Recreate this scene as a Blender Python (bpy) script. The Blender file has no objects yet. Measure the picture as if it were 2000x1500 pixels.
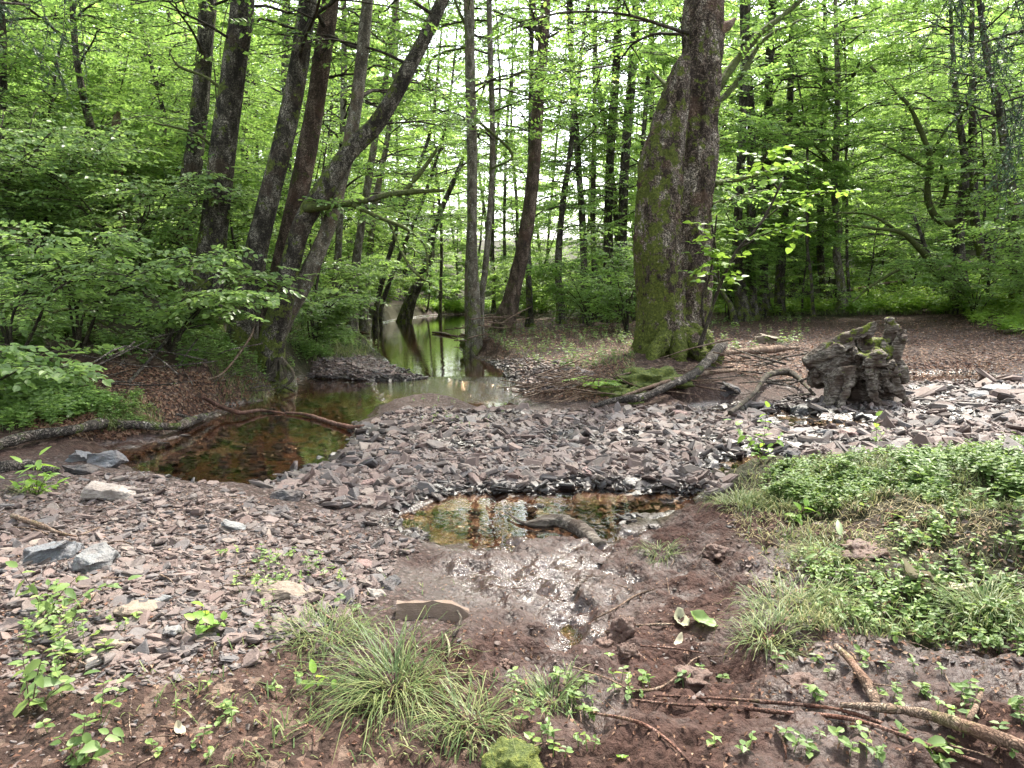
import bpy, math, random
import numpy as np
from mathutils import Vector
R = math.radians
sc = bpy.context.scene
# ------------------------------------------------------------------ camera, world, sun, exposure
F = 1483.0; CAMZ = 1.55; PITCH = R(7.1)
cam = bpy.data.cameras.new('camera'); camo = bpy.data.objects.new('camera', cam)
sc.collection.objects.link(camo); sc.camera = camo
camo.location = (0, 0, CAMZ); camo.rotation_euler = (R(90) - PITCH, 0, 0)
cam.sensor_width = 36; cam.lens = F / 2000 * 36; cam.clip_end = 600; cam.clip_start = .05
SUN_EL, SUN_AZ = 56, 28          # sun high, beyond the stream and to the right
w = bpy.data.worlds.new('World'); sc.world = w; w.use_nodes = True
nt = w.node_tree; nt.nodes.clear()
wo = nt.nodes.new('ShaderNodeOutputWorld'); bg = nt.nodes.new('ShaderNodeBackground')
sky = nt.nodes.new('ShaderNodeTexSky'); sky.sky_type = 'NISHITA'; sky.sun_disc = False
sky.sun_elevation = R(SUN_EL); sky.sun_rotation = R(SUN_AZ); sky.dust_density = 3; sky.air_density = 1.2
hs = nt.nodes.new('ShaderNodeHueSaturation'); hs.inputs['Saturation'].default_value = .42; hs.inputs['Value'].default_value = 1.5   # thin white cloud
nt.links.new(sky.outputs[0], hs.inputs['Color']); nt.links.new(hs.outputs[0], bg.inputs[0]); nt.links.new(bg.outputs[0], wo.inputs[0])
bg.inputs[1].default_value = .15
sl = bpy.data.lights.new('sun', 'SUN'); so = bpy.data.objects.new('sun', sl); sc.collection.objects.link(so)
sl.energy = 3.4; sl.angle = R(4); sl.color = (1, .95, .82)
sv = Vector((math.sin(R(SUN_AZ)) * math.cos(R(SUN_EL)), math.cos(R(SUN_AZ)) * math.cos(R(SUN_EL)), math.sin(R(SUN_EL))))
so.rotation_euler = sv.to_track_quat('Z', 'Y').to_euler(); so.location = (0, 0, 40)
sc.view_settings.view_transform = 'Standard'; sc.view_settings.look = 'None'; sc.view_settings.gamma = 1
sc.view_settings.exposure = 1.85
sc.render.engine = 'CYCLES'
cy = sc.cycles
cy.max_bounces = 7; cy.diffuse_bounces = 4; cy.glossy_bounces = 3; cy.transmission_bounces = 4; cy.transparent_max_bounces = 8
cy.caustics_reflective = False; cy.caustics_refractive = False; cy.sample_clamp_indirect = 6
try: cy.use_denoising = True; cy.denoiser = 'OPENIMAGEDENOISE'
except Exception: pass
C = sc.collection
random.seed(5)
rng = np.random.default_rng(11)

# ------------------------------------------------------------------ pixels of a 2000x1500 frame -> world
cp, sp = math.cos(PITCH), math.sin(PITCH)
def ray(u, v):
    u = np.asarray(u, float); v = np.asarray(v, float)
    a = (u - 1000) / F; b = (750 - v) / F
    d = np.stack([a, cp + b * sp, -sp + b * cp], -1)
    return d / np.linalg.norm(d, axis=-1, keepdims=True)
def pt(u, v, Y):
    d = ray(u, v); t = Y / d[..., 1]
    return d * t[..., None] + np.array([0, 0, CAMZ]) if d.ndim > 1 else d * t + np.array([0, 0, CAMZ])
def pz(u, v, z=0.0):
    d = ray(u, v); t = (z - CAMZ) / d[..., 2]
    return d[..., :2] * t[..., None]

# ------------------------------------------------------------------ numpy noise
def _h(i, j, k, s):
    n = (i * 374761393 + j * 668265263 + k * 2147483647 + s * 974634777) & 0xffffffff
    n = ((n ^ (n >> 13)) * 1274126177) & 0xffffffff
    n = ((n ^ (n >> 16)) * 2246822519) & 0xffffffff
    return ((n ^ (n >> 15)) & 0xffffff) / float(0xffffff)
def vn(p, s=0):
    p = np.asarray(p, float); f = np.floor(p); i = f.astype(np.int64); t = p - f; t = t * t * (3 - 2 * t)
    r = 0
    for a in (0, 1):
        for b in (0, 1):
            for c in (0, 1):
                wgt = (t[:, 0] if a else 1 - t[:, 0]) * (t[:, 1] if b else 1 - t[:, 1]) * (t[:, 2] if c else 1 - t[:, 2])
                r = r + wgt * _h(i[:, 0] + a, i[:, 1] + b, i[:, 2] + c, s)
    return r * 2 - 1
def fbm(p, o=4, s=0, g=.5):
    r = 0; a = 1; p = np.asarray(p, float)
    for k in range(o):
        r = r + a * vn(p, s + k * 17); p = p * 2.03 + 11.3; a *= g
    return r
def n3(x, y, f): return np.stack([x * f, y * f, np.zeros_like(x)], -1)
def sstep(a, b, x):
    t = np.clip((x - a) / (b - a), 0, 1); return t * t * (3 - 2 * t)
def unit(a): return a / np.maximum(np.linalg.norm(a, axis=-1, keepdims=True), 1e-9)

# ------------------------------------------------------------------ mesh building
class MB:
    def __init__(s): s.v = []; s.f = {}; s.a = {}; s.n = 0; s.mi = {}
    def add(s, V, Fs, **att):
        V = np.asarray(V, float).reshape(-1, 3)
        for Fa in (Fs if isinstance(Fs, list) else [Fs]):
            Fa = np.asarray(Fa, int)
            if Fa.size: s.f.setdefault(Fa.shape[1], []).append(Fa + s.n)
        for k, x in att.items():
            s.a.setdefault(k, []).append((s.n, np.broadcast_to(np.asarray(x, float), (len(V),)).copy()))
        s.v.append(V); s.n += len(V)
    def mesh(s, name, mat, smooth=False):
        V = np.concatenate(s.v) if s.v else np.zeros((0, 3))
        me = bpy.data.meshes.new(name)
        me.vertices.add(len(V)); me.vertices.foreach_set('co', V.astype(np.float32).ravel())
        loops = []; tot = []
        for k, L in s.f.items():
            A = np.concatenate(L); loops.append(A.ravel()); tot.append(np.full(len(A), k))
        loops = np.concatenate(loops).astype(np.int32); tot = np.concatenate(tot).astype(np.int32)
        st = np.concatenate([[0], np.cumsum(tot)[:-1]]).astype(np.int32)
        me.loops.add(len(loops)); me.loops.foreach_set('vertex_index', loops)
        me.polygons.add(len(tot)); me.polygons.foreach_set('loop_start', st); me.polygons.foreach_set('loop_total', tot)
        me.polygons.foreach_set('use_smooth', np.full(len(tot), smooth))
        for k, L in s.a.items():
            arr = np.zeros(len(V), np.float32)
            for o, x in L: arr[o:o + len(x)] = x
            at = me.attributes.new(k, 'FLOAT', 'POINT'); at.data.foreach_set('value', arr)
        me.update(calc_edges=True)
        if mat: me.materials.append(mat)
        return me
def link(name, me, parent=None, loc=None):
    o = bpy.data.objects.new(name, me); C.objects.link(o)
    if parent: o.parent = parent
    if loc is not None: o.location = tuple(float(q) for q in loc)
    return o
def tag(o, label=None, cat=None, group=None, kind=None):
    if label: o['label'] = label
    if cat: o['category'] = cat
    if group: o['group'] = group
    if kind: o['kind'] = kind
    return o
def empty(name, loc, label, cat, group=None):
    o = bpy.data.objects.new(name, None); C.objects.link(o); o.location = tuple(float(q) for q in loc)
    o.empty_display_size = .1
    return tag(o, label, cat, group)
def frames(P):
    P = np.asarray(P, float); T = np.gradient(P, axis=0); T = unit(T)
    N = np.zeros_like(T); a = np.array([1., 0, 0]) if abs(T[0, 0]) < .8 else np.array([0, 1., 0])
    N[0] = unit(a - T[0] * a.dot(T[0]))
    for i in range(1, len(P)):
        x = N[i - 1] - T[i] * N[i - 1].dot(T[i]); N[i] = unit(x)
    return T, N, np.cross(T, N)
def resample(P, r, step):
    P = np.asarray(P, float); r = np.asarray(r, float)
    # catmull-rom then even spacing
    Q = [];
    n = len(P); E = np.vstack([2 * P[0] - P[1], P, 2 * P[-1] - P[-2]]); q = np.concatenate([[r[0]], r, [r[-1]]])
    M = np.column_stack([E, q])
    for i in range(n - 1):
        p0, p1, p2, p3 = M[i], M[i + 1], M[i + 2], M[i + 3]
        for t in np.linspace(0, 1, 12, endpoint=False):
            Q.append(.5 * (2 * p1 + (p2 - p0) * t + (2 * p0 - 5 * p1 + 4 * p2 - p3) * t * t + (3 * p1 - p0 - 3 * p2 + p3) * t ** 3))
    Q.append(M[-2]); Q = np.array(Q)
    s = np.concatenate([[0], np.cumsum(np.linalg.norm(np.diff(Q[:, :3], axis=0), axis=1))])
    k = max(3, int(s[-1] / step) + 1); ss = np.linspace(0, s[-1], k)
    O = np.stack([np.interp(ss, s, Q[:, j]) for j in range(4)], -1)
    return O[:, :3], np.maximum(O[:, 3], .001)
def tube(mb, P, r, sides=8, rough=0., rf=3., seed=0, cap=True, **att):
    P = np.asarray(P, float); r = np.broadcast_to(np.asarray(r, float), (len(P),))
    T, N, B = frames(P); n = len(P)
    th = np.linspace(0, 2 * np.pi, sides, endpoint=False)
    ring = N[:, None] * np.cos(th)[None, :, None] + B[:, None] * np.sin(th)[None, :, None]
    rr = np.repeat(r[:, None], sides, 1)
    V = P[:, None] + ring * rr[..., None]
    if rough:
        d = fbm(V.reshape(-1, 3) * np.array([rf, rf, rf * .4]), 3, seed).reshape(n, sides)
        V = V + ring * (rr * rough * d)[..., None]
    i = np.arange(n - 1)[:, None] * sides; j = np.arange(sides)[None]; j2 = (j + 1) % sides
    Q = np.stack([i + j, i + j2, i + sides + j2, i + sides + j], -1).reshape(-1, 4)
    V = V.reshape(-1, 3); Fs = [Q]
    if cap:
        V = np.vstack([V, P[0], P[-1]]); a = n * sides
        t1 = np.stack([np.full(sides, a), (np.arange(sides) + 1) % sides, np.arange(sides)], -1)
        t2 = np.stack([np.full(sides, a + 1), (n - 1) * sides + np.arange(sides), (n - 1) * sides + (np.arange(sides) + 1) % sides], -1)
        Fs.append(np.vstack([t1, t2]))
    mb.add(V, Fs, **att)
def segs(mb, A, Bv, ra, rb, **att):
    """many straight three-sided twigs at once"""
    A = np.asarray(A, float); Bv = np.asarray(Bv, float); m = len(A)
    if not m: return
    T = unit(Bv - A); a = np.where(np.abs(T[:, 2:3]) < .9, np.array([[0, 0, 1.]]), np.array([[1., 0, 0]]))
    N = unit(np.cross(T, a)); B = np.cross(T, N); V = np.zeros((m, 6, 3))
    ra = np.broadcast_to(ra, (m,)); rb = np.broadcast_to(rb, (m,))
    for k in range(3):
        o = N * math.cos(k * 2.0944) + B * math.sin(k * 2.0944)
        V[:, k] = A + o * ra[:, None]; V[:, 3 + k] = Bv + o * rb[:, None]
    q = np.array([[0, 1, 4, 3], [1, 2, 5, 4], [2, 0, 3, 5]])
    Fq = (np.arange(m)[:, None, None] * 6 + q[None]).reshape(-1, 4)
    mb.add(V.reshape(-1, 3), Fq, **att)
def leaves(mb, O, D, Nn, L, W, shape=4, fold=.12, droop=.15):
    O = np.asarray(O, float); m = len(O)
    if not m: return
    D = unit(D); S = unit(np.cross(Nn, D)); Nn = np.cross(D, S)
    L = np.broadcast_to(L, (m,))[:, None]; W = np.broadcast_to(W, (m,))[:, None]
    if shape == 4: prof = [(0, 0), (.45, .5), (1, 0), (.45, -.5)]; fc = np.array([[0, 1, 2, 3]])
    elif shape == 6: prof = [(0, 0), (.22, .42), (.62, .44), (1, 0), (.62, -.44), (.22, -.42)]; fc = np.array([[0, 1, 2, 3], [0, 3, 4, 5]])
    else: prof = [(0, 0), (.10, .30), (.34, .50), (.70, .36), (1, 0), (.70, -.36), (.34, -.50), (.10, -.30), (.34, 0), (.70, 0)]; fc = np.array([[0, 1, 2, 8], [8, 2, 3, 9], [0, 8, 6, 7], [8, 9, 5, 6]])
    V = np.zeros((m, len(prof), 3))
    for k, (t, s) in enumerate(prof):
        V[:, k] = O + D * L * t + S * W * s + Nn * (abs(s) * 2 * fold * W - droop * L * t * t)
    nf = (np.arange(m)[:, None, None] * len(prof) + fc[None]).reshape(-1, 4)
    Fs = [nf]
    if shape > 6:
        tr = np.array([[9, 3, 4], [9, 4, 5]]); Fs.append((np.arange(m)[:, None, None] * len(prof) + tr[None]).reshape(-1, 3))
    mb.add(V.reshape(-1, 3), Fs, rnd=np.repeat(rng.random(m), len(prof)))
def sprays(mb, tw, O, D, L, n, ll, shape=4, flat=.75, asp=.6, twr=.003):
    """twigs at O along D carrying n alternate leaves each, held roughly level"""
    O = np.asarray(O, float); m = len(O)
    if not m: return
    D = unit(D); L = np.broadcast_to(L, (m,))
    up = unit(np.array([0, 0, 1.]) * flat + rng.normal(0, .32, (m, 3)))
    S = unit(np.cross(up, D)); N = np.cross(D, S)
    t = (np.arange(n) + .6) / n
    t = np.clip(t[None] + rng.normal(0, .03, (m, n)), .05, 1)
    side = np.where(np.arange(n) % 2 == 0, 1., -1.)[None, :, None]
    P = O[:, None] + D[:, None] * (L[:, None] * t)[..., None] + np.array([0, 0, -1.]) * (.12 * L[:, None] * t ** 2)[..., None]
    ang = R(50) * (1.1 - t)[..., None] + rng.normal(0, .2, (m, n, 1))
    d = D[:, None] * np.cos(ang) + S[:, None] * side * np.sin(ang + .25)
    Nn = N[:, None] + rng.normal(0, .28, (m, n, 3))
    l = ll * rng.uniform(.65, 1.2, (m, n))
    d = d + np.array([0, 0, -.12])
    leaves(mb, P.reshape(-1, 3), d.reshape(-1, 3), Nn.reshape(-1, 3), l.ravel(), (l * asp).ravel(), shape)
    if tw is not None: segs(tw, O, O + D * L[:, None] + np.array([0, 0, -.12]) * L[:, None], twr, twr * .4)
def fuse(mb, voxel, mat, name='x'):
    me = mb.mesh('tmp', None); o = bpy.data.objects.new('tmp', me); C.objects.link(o)
    md = o.modifiers.new('r', 'REMESH'); md.mode = 'VOXEL'; md.voxel_size = voxel
    dg = bpy.context.evaluated_depsgraph_get(); dg.update(); ev = o.evaluated_get(dg); m2 = ev.to_mesh()
    nv = len(m2.vertices); V = np.zeros(nv * 3, np.float32); m2.vertices.foreach_get('co', V); V = V.reshape(-1, 3).astype(float)
    Nn = np.zeros(nv * 3, np.float32); m2.vertices.foreach_get('normal', Nn); Nn = Nn.reshape(-1, 3).astype(float)
    nl = len(m2.loops); li = np.zeros(nl, np.int32); m2.loops.foreach_get('vertex_index', li)
    Fq = li.reshape(-1, 4) if nl == 4 * len(m2.polygons) else None
    tot = np.zeros(len(m2.polygons), np.int32); m2.polygons.foreach_get('loop_total', tot)
    if Fq is None:
        st = np.concatenate([[0], np.cumsum(tot)[:-1]]); Fs = []
        for k in np.unique(tot):
            idx = st[tot == k]; Fs.append(np.stack([li[idx + q] for q in range(k)], -1))
    else: Fs = [Fq]
    ev.to_mesh_clear(); bpy.data.objects.remove(o); bpy.data.meshes.remove(me)
    return V, Nn, Fs

# ------------------------------------------------------------------ materials
def nodes(name):
    m = bpy.data.materials.new(name); m.use_nodes = True; t = m.node_tree; t.nodes.clear()
    return m, t
class NT:
    def __init__(s, t): s.t = t
    def n(s, ty, ins=None, **kw):
        x = s.t.nodes.new('ShaderNode' + ty)
        for k, v in kw.items(): setattr(x, k, v)
        for k, v in (ins or {}).items():
            if isinstance(v, bpy.types.NodeSocket): s.t.links.new(v, x.inputs[k])
            else: x.inputs[k].default_value = v
        return x
    def mix(s, f, a, b):
        x = s.t.nodes.new('ShaderNodeMix'); x.data_type = 'RGBA'
        for i, v in ((0, f), (6, a), (7, b)):
            if isinstance(v, bpy.types.NodeSocket): s.t.links.new(v, x.inputs[i])
            else: x.inputs[i].default_value = v if i == 0 else (*v, 1)
        return x.outputs[2]
    def ramp(s, f, pts, ease=False):
        x = s.t.nodes.new('ShaderNodeValToRGB'); e = x.color_ramp.elements
        while len(e) < len(pts): e.new(.5)
        for k, (p, c) in enumerate(pts):
            e[k].position = p; e[k].color = (*c, 1) if isinstance(c, tuple) else (c, c, c, 1)
        s.t.links.new(f, x.inputs[0]); return x.outputs[0]
    def math(s, op, a, b=None, clamp=False):
        x = s.t.nodes.new('ShaderNodeMath'); x.operation = op; x.use_clamp = clamp
        for i, v in ((0, a), (1, b)):
            if v is None: continue
            if isinstance(v, bpy.types.NodeSocket): s.t.links.new(v, x.inputs[i])
            else: x.inputs[i].default_value = v
        return x.outputs[0]
    def noise(s, vec, scale, det=4, rough=.55):
        return s.n('TexNoise', {'Vector': vec, 'Scale': scale, 'Detail': det, 'Roughness': rough}).outputs['Fac']
    def mapv(s, vec, scale): return s.n('Mapping', {'Vector': vec, 'Scale': scale}).outputs[0]
    def bump(s, h, st, dist=.02, nrm=None):
        d = {'Height': h, 'Strength': st, 'Distance': dist}
        if nrm is not None: d['Normal'] = nrm
        return s.n('Bump', d).outputs[0]
    def attr(s, name): return s.n('Attribute', attribute_name=name).outputs['Fac']
    def out(s, sh): s.t.links.new(sh, s.n('OutputMaterial').inputs[0])
def leaf_mat(name, cols, trans=.5, rough=.45, gl=.5, tcol=1.5):
    m, t = nodes(name); k = NT(t)
    r = k.attr('rnd'); oi = k.n('ObjectInfo').outputs['Random']
    tc = k.n('TexCoord').outputs['Object']
    big = k.noise(tc, .8, 2)
    f = k.math('ADD', k.math('MULTIPLY', r, .62), k.math('MULTIPLY', big, .5)); f = k.math('ADD', f, k.math('MULTIPLY', oi, .14)); f = k.math('SUBTRACT', f, .14)
    col = k.ramp(f, [(i / (len(cols) - 1), c) for i, c in enumerate(cols)])
    tcx = k.n('HueSaturation', {'Color': col, 'Value': tcol, 'Saturation': 1., 'Hue': .488}).outputs[0]
    pb = k.n('BsdfPrincipled', {'Base Color': col, 'Roughness': rough, 'Specular IOR Level': gl}).outputs[0]
    tr = k.n('BsdfTranslucent', {'Color': tcx}).outputs[0]
    mx = k.n('MixShader', {0: trans, 1: pb, 2: tr}).outputs[0]
    k.out(mx); return m
M = {}
M['leaf_alder'] = leaf_mat('leaf_alder', [(.05, .09, .025), (.085, .165, .035), (.13, .23, .045), (.23, .33, .07)], tcol=2.)
M['leaf_beech'] = leaf_mat('leaf_beech', [(.065, .12, .03), (.105, .19, .04), (.155, .26, .055), (.26, .37, .08)], tcol=2.3)
M['leaf_far'] = leaf_mat('leaf_far', [(.07, .12, .03), (.12, .20, .045), (.18, .28, .065), (.28, .38, .09)], .55, tcol=2.3)
M['leaf_hazel'] = leaf_mat('leaf_hazel', [(.07, .125, .04), (.12, .20, .055), (.17, .27, .07), (.25, .37, .09)], .48, .38, .6, 2.1)
M['leaf_herb'] = leaf_mat('leaf_herb', [(.06, .11, .035), (.11, .18, .05), (.16, .24, .065), (.28, .36, .08)], .38, .5, .4)
M['leaf_bright'] = leaf_mat('leaf_bright', [(.10, .20, .03), (.16, .29, .04), (.22, .36, .05), (.28, .40, .06)], .45)
M['straw'] = leaf_mat('straw', [(.12, .10, .05), (.22, .18, .08), (.32, .26, .13), (.40, .34, .2)], .2, .6, .2, 1.2)
M['grass'] = leaf_mat('grass_blade', [(.05, .09, .03), (.10, .15, .05), (.19, .21, .08), (.38, .34, .18)], .35, .5, .3, 1.3)
M['needle'] = leaf_mat('needle', [(.015, .035, .015), (.025, .055, .025), (.045, .085, .04), (.08, .13, .07)], .15, .5, .3)
M['dead_leaf'] = leaf_mat('dead_leaf', [(.10, .05, .035), (.17, .085, .055), (.24, .15, .10), (.38, .28, .20)], .15, .7, .25, 1.1)
M['dead_pale'] = leaf_mat('dead_pale', [(.20, .19, .12), (.26, .25, .16), (.3, .29, .2), (.34, .33, .24)], .2, .7, .2, 1.1)
M['pale_leaf'] = leaf_mat('pale_leaf', [(.28, .24, .15), (.32, .28, .19), (.36, .32, .24), (.4, .36, .28)], .2, .6, .3, 1.1)
def bark_mat(name, dark, mid, light, mossc=(.09, .12, .02), sc_=7., mossy=.5, lichen=0., bs=.9):
    m, t = nodes(name); k = NT(t); tc = k.n('TexCoord').outputs['Object']
    st = k.mapv(tc, (1, 1, .42))
    a = k.noise(st, sc_, 6, .65)
    vo = k.n('TexVoronoi', {'Vector': k.n('VectorMath', {0: st, 1: k.n('TexNoise', {'Vector': tc, 'Scale': 6., 'Detail': 3}).outputs['Color']}, operation='ADD').outputs[0], 'Scale': sc_ * 2.0}, feature='DISTANCE_TO_EDGE').outputs['Distance']
    cr = k.ramp(vo, [(0, 0.), (.22, 1.)])
    col = k.ramp(a, [(.38, dark), (.5, mid), (.6, light)])
    col = k.mix(cr, tuple(c * .45 for c in dark), col)
    if lichen:
        lf = k.ramp(k.noise(tc, 14., 4, .7), [(.60, 0.), (.66, 1.)])
        col = k.mix(k.math('MULTIPLY', lf, lichen), col, (.42, .44, .38))
    rf = k.ramp(k.noise(tc, 2.3, 3), [(.55, 0.), (.66, 1.)])
    col = k.mix(k.math('MULTIPLY', rf, .3), col, (mid[0] * 1.15, mid[1] * .85, mid[2] * .75))
    mn = k.noise(tc, 5., 6, .7); ms = k.attr('moss')
    mf = k.math('ADD', ms, k.math('MULTIPLY', k.math('SUBTRACT', mn, .5), 3.8)); mf = k.ramp(mf, [(.42, 0.), (.62, 1.)])
    mf = k.math('MULTIPLY', mf, mossy, True)
    mc = k.ramp(k.noise(tc, 28., 4, .7), [(.3, tuple(c * .35 for c in mossc)), (.55, mossc), (.75, (mossc[0] * 2, mossc[1] * 1.9, mossc[2] * 1.5))])
    col = k.mix(mf, col, mc)
    h = k.math('ADD', k.math('MULTIPLY', cr, .6), k.math('MULTIPLY', a, .8)); h = k.math('ADD', h, k.math('MULTIPLY', k.noise(tc, 45., 4, .7), .45))
    bp = k.bump(h, bs, .06)
    k.out(k.n('BsdfPrincipled', {'Base Color': col, 'Roughness': .88, 'Specular IOR Level': .25, 'Normal': bp}).outputs[0]); return m
M['bark'] = bark_mat('bark', (.035, .028, .021), (.12, .10, .078), (.33, .29, .235), (.14, .17, .035), 6., mossy=1.)
M['bark_red'] = bark_mat('bark_brown', (.07, .05, .036), (.18, .12, .09), (.34, .25, .19), mossy=.6)
M['bark_big'] = bark_mat('bark_big', (.055, .036, .026), (.23, .17, .13), (.50, .42, .34), (.155, .18, .035), 5., 1., bs=1.)
M['bark_grey'] = bark_mat('bark_grey', (.08, .066, .05), (.20, .17, .13), (.36, .32, .26), (.13, .16, .035), 9., .8, .7, .5)
M['bark_thin'] = bark_mat('bark_thin', (.03, .024, .018), (.07, .055, .04), (.13, .11, .085), mossy=.6, bs=.4)
M['dead_wood'] = bark_mat('dead_wood', (.06, .05, .043), (.17, .14, .12), (.33, .29, .25), (.10, .13, .025), 5., .9, 0, .9)
m, t = nodes('weathered_wood'); k = NT(t); tc = k.n('TexCoord').outputs['Object']
gr_ = k.noise(k.n('Mapping', {'Vector': tc, 'Scale': (1.2, 9, 9), 'Rotation': (0, R(18), 0)}).outputs[0], 5., 6, .7); n_ = k.noise(tc, 4., 4)
cl = k.ramp(gr_, [(.36, (.03, .023, .018)), (.5, (.14, .115, .095)), (.64, (.36, .31, .26))]); cl = k.mix(k.ramp(n_, [(.45, 0.), (.6, .85)]), cl, (.055, .032, .022))
ms_ = k.ramp(k.math('ADD', k.attr('moss'), k.math('MULTIPLY', k.math('SUBTRACT', k.noise(tc, 7., 5, .7), .5), 2.4)), [(.46, 0.), (.6, 1.)]); cl = k.mix(ms_, cl, k.ramp(k.noise(tc, 30., 4), [(.3, (.04, .05, .01)), (.6, (.17, .20, .03))]))
k.out(k.n('BsdfPrincipled', {'Base Color': cl, 'Roughness': .85, 'Specular IOR Level': .3, 'Normal': k.bump(k.math('ADD', gr_, k.math('MULTIPLY', n_, .4)), 1., .05)}).outputs[0]); M['weathered'] = m
M['stick'] = bark_mat('stick_bark', (.10, .065, .045), (.20, .13, .095), (.33, .25, .19), (.10, .13, .03), 12., .3, 0, .4)
M['root_red'] = bark_mat('root_bark', (.07, .035, .025), (.15, .075, .055), (.24, .15, .12), (.10, .13, .03), 12., .2, 0, .4)
def stone_mat(name, per_obj, tint=(1, 1, 1), only=None):
    m, t = nodes(name); k = NT(t); tc = k.n('TexCoord').outputs['Object']; geo = k.n('NewGeometry').outputs['Position']
    r = k.n('ObjectInfo').outputs['Random'] if per_obj else k.attr('rnd')
    cols = [(0., (.075, .05, .044)), (.2, (.125, .08, .07)), (.38, (.11, .088, .08)), (.52, (.078, .066, .066)), (.68, (.165, .112, .096)), (.8, (.115, .10, .10)), (.9, (.06, .055, .058)), (1., (.20, .155, .13))]
    if only: cols = [(0., only), (1., tuple(c * 1.15 for c in only))]
    col = k.ramp(r, cols)
    nn = k.noise(geo, 9., 6, .7); col = k.mix(k.math('MULTIPLY', k.ramp(nn, [(.35, 1.), (.6, 0.)]), .55), col, (.10, .07, .06))
    sp_ = k.ramp(k.noise(geo, 60., 3, .8), [(.55, 0.), (.75, 1.)]); col = k.mix(k.math('MULTIPLY', sp_, .12), col, (.38, .35, .32))
    z = k.n('SeparateXYZ', {0: geo}).outputs[2]
    zz = k.math('ADD', z, k.math('MULTIPLY', k.math('SUBTRACT', k.noise(geo, 1.6, 3), .5), .16))
    wet = k.ramp(zz, [(.045, 1.), (.085, 0.)])
    col = k.mix(wet, col, k.n('HueSaturation', {'Color': col, 'Value': .33, 'Saturation': .9}).outputs[0])
    ro = k.n('MapRange', {'Value': wet, 'To Min': .75, 'To Max': .33}).outputs[0]
    bp = k.bump(k.math('ADD', nn, k.math('MULTIPLY', k.noise(k.mapv(geo, (1, 1, 5)), 40., 4, .7), .6)), .5, .012)
    k.out(k.n('BsdfPrincipled', {'Base Color': col, 'Roughness': ro, 'Specular IOR Level': .5, 'Normal': bp}).outputs[0]); return m
M['stone'] = stone_mat('slate', True); M['gravel'] = stone_mat('gravel', False)
M['stone_red'] = stone_mat('red_slate', True, only=(.17, .10, .09)); M['stone_grey'] = stone_mat('grey_slate', True, only=(.13, .132, .135))
M['stone_pale'] = stone_mat('pale_slate', True, only=(.22, .19, .17)); M['stone_dark'] = stone_mat('dark_slate', True, only=(.035, .033, .036))
M['stone_tan'] = stone_mat('tan_slate', True, only=(.17, .13, .095)); M['stone_blue'] = stone_mat('blue_slate', True, only=(.095, .10, .11))
m, t = nodes('moss'); k = NT(t); tc = k.n('TexCoord').outputs['Object']
a = k.noise(tc, 30., 5, .7)
k.out(k.n('BsdfPrincipled', {'Base Color': k.ramp(a, [(.3, (.03, .045, .01)), (.5, (.08, .10, .018)), (.7, (.18, .19, .035))]), 'Roughness': .95, 'Normal': k.bump(a, 1., .03)}).outputs[0]); M['moss'] = m
# water: clear, faintly brown, mirror at low angles
m, t = nodes('water'); k = NT(t); geo = k.n('NewGeometry').outputs['Position']
wv = k.math('ADD', k.noise(k.mapv(geo, (1, .55, 1)), 5., 3, .5), k.math('MULTIPLY', k.noise(geo, 18., 2, .5), .25))
rip = k.ramp(k.n('VectorMath', {0: geo, 1: (-.35, 12.3, 0)}, operation='DISTANCE').outputs['Value'], [(.0, 1.), (1., 0.)])
x = k.t.nodes.new('ShaderNodeMath')
rp = k.n('MapRange', {'Value': k.n('VectorMath', {0: geo, 1: (-.7, 11.9, 0)}, operation='DISTANCE').outputs['Value'], 'From Min': .7, 'From Max': 1.7, 'To Min': 1., 'To Max': 0.}).outputs[0]
fine = k.math('MULTIPLY', k.noise(geo, 14., 4, .7), k.math('MULTIPLY', rp, 14.))
bp = k.bump(k.math('ADD', wv, fine), .14, .02)
fr = k.n('Fresnel', {'IOR': 1.33, 'Normal': bp}).outputs[0]
fr = k.math('MULTIPLY', fr, 1.3, True)
tr = k.n('BsdfTransparent', {'Color': (.70, .58, .47, 1)}).outputs[0]
gl = k.n('BsdfGlossy', {'Color': (1, 1, 1, 1), 'Roughness': .02, 'Normal': bp}).outputs[0]
k.out(k.n('MixShader', {0: fr, 1: tr, 2: gl}).outputs[0]); M['water'] = m
# ------------------------------------------------------------------ terrain
far_ch = [(690, 655), (720, 636), (790, 622), (860, 615), (925, 613), (915, 640), (903, 665), (905, 690), (950, 706), (985, 725), (1005, 748), (1010, 790), (975, 792), (940, 765), (860, 752), (820, 735), (765, 715), (735, 690), (705, 672)]
pool = [(600, 738), (680, 742), (745, 750), (790, 762), (760, 775), (722, 805), (690, 838), (686, 868), (645, 898), (570, 930), (500, 962), (400, 962), (320, 935), (215, 912), (225, 880), (300, 862), (380, 842), (440, 800), (520, 775), (560, 755)]
link_ = [(732, 744), (860, 738), (990, 752), (1018, 796), (950, 800), (850, 786), (775, 790), (738, 778)]
pud = [(770, 1008), (830, 972), (950, 956), (1120, 952), (1290, 956), (1372, 970), (1350, 995), (1265, 1012), (1215, 1045), (1150, 1068), (1060, 1066), (960, 1072), (860, 1056), (795, 1034)]
p1 = [(1480, 806), (1530, 798), (1610, 812), (1700, 806), (1690, 826), (1590, 838), (1510, 832)]
p2 = [(1720, 726), (1800, 731), (1900, 728), (1930, 740), (1850, 748), (1740, 745)]
p3 = [(1380, 905), (1470, 880), (1540, 872), (1550, 890), (1450, 915), (1400, 940), (1370, 930)]
p4 = [(1060, 1222), (1110, 1212), (1135, 1224), (1115, 1240), (1070, 1240)]
p5 = [(1320, 800), (1420, 790), (1480, 800), (1470, 812), (1390, 812)]
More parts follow.
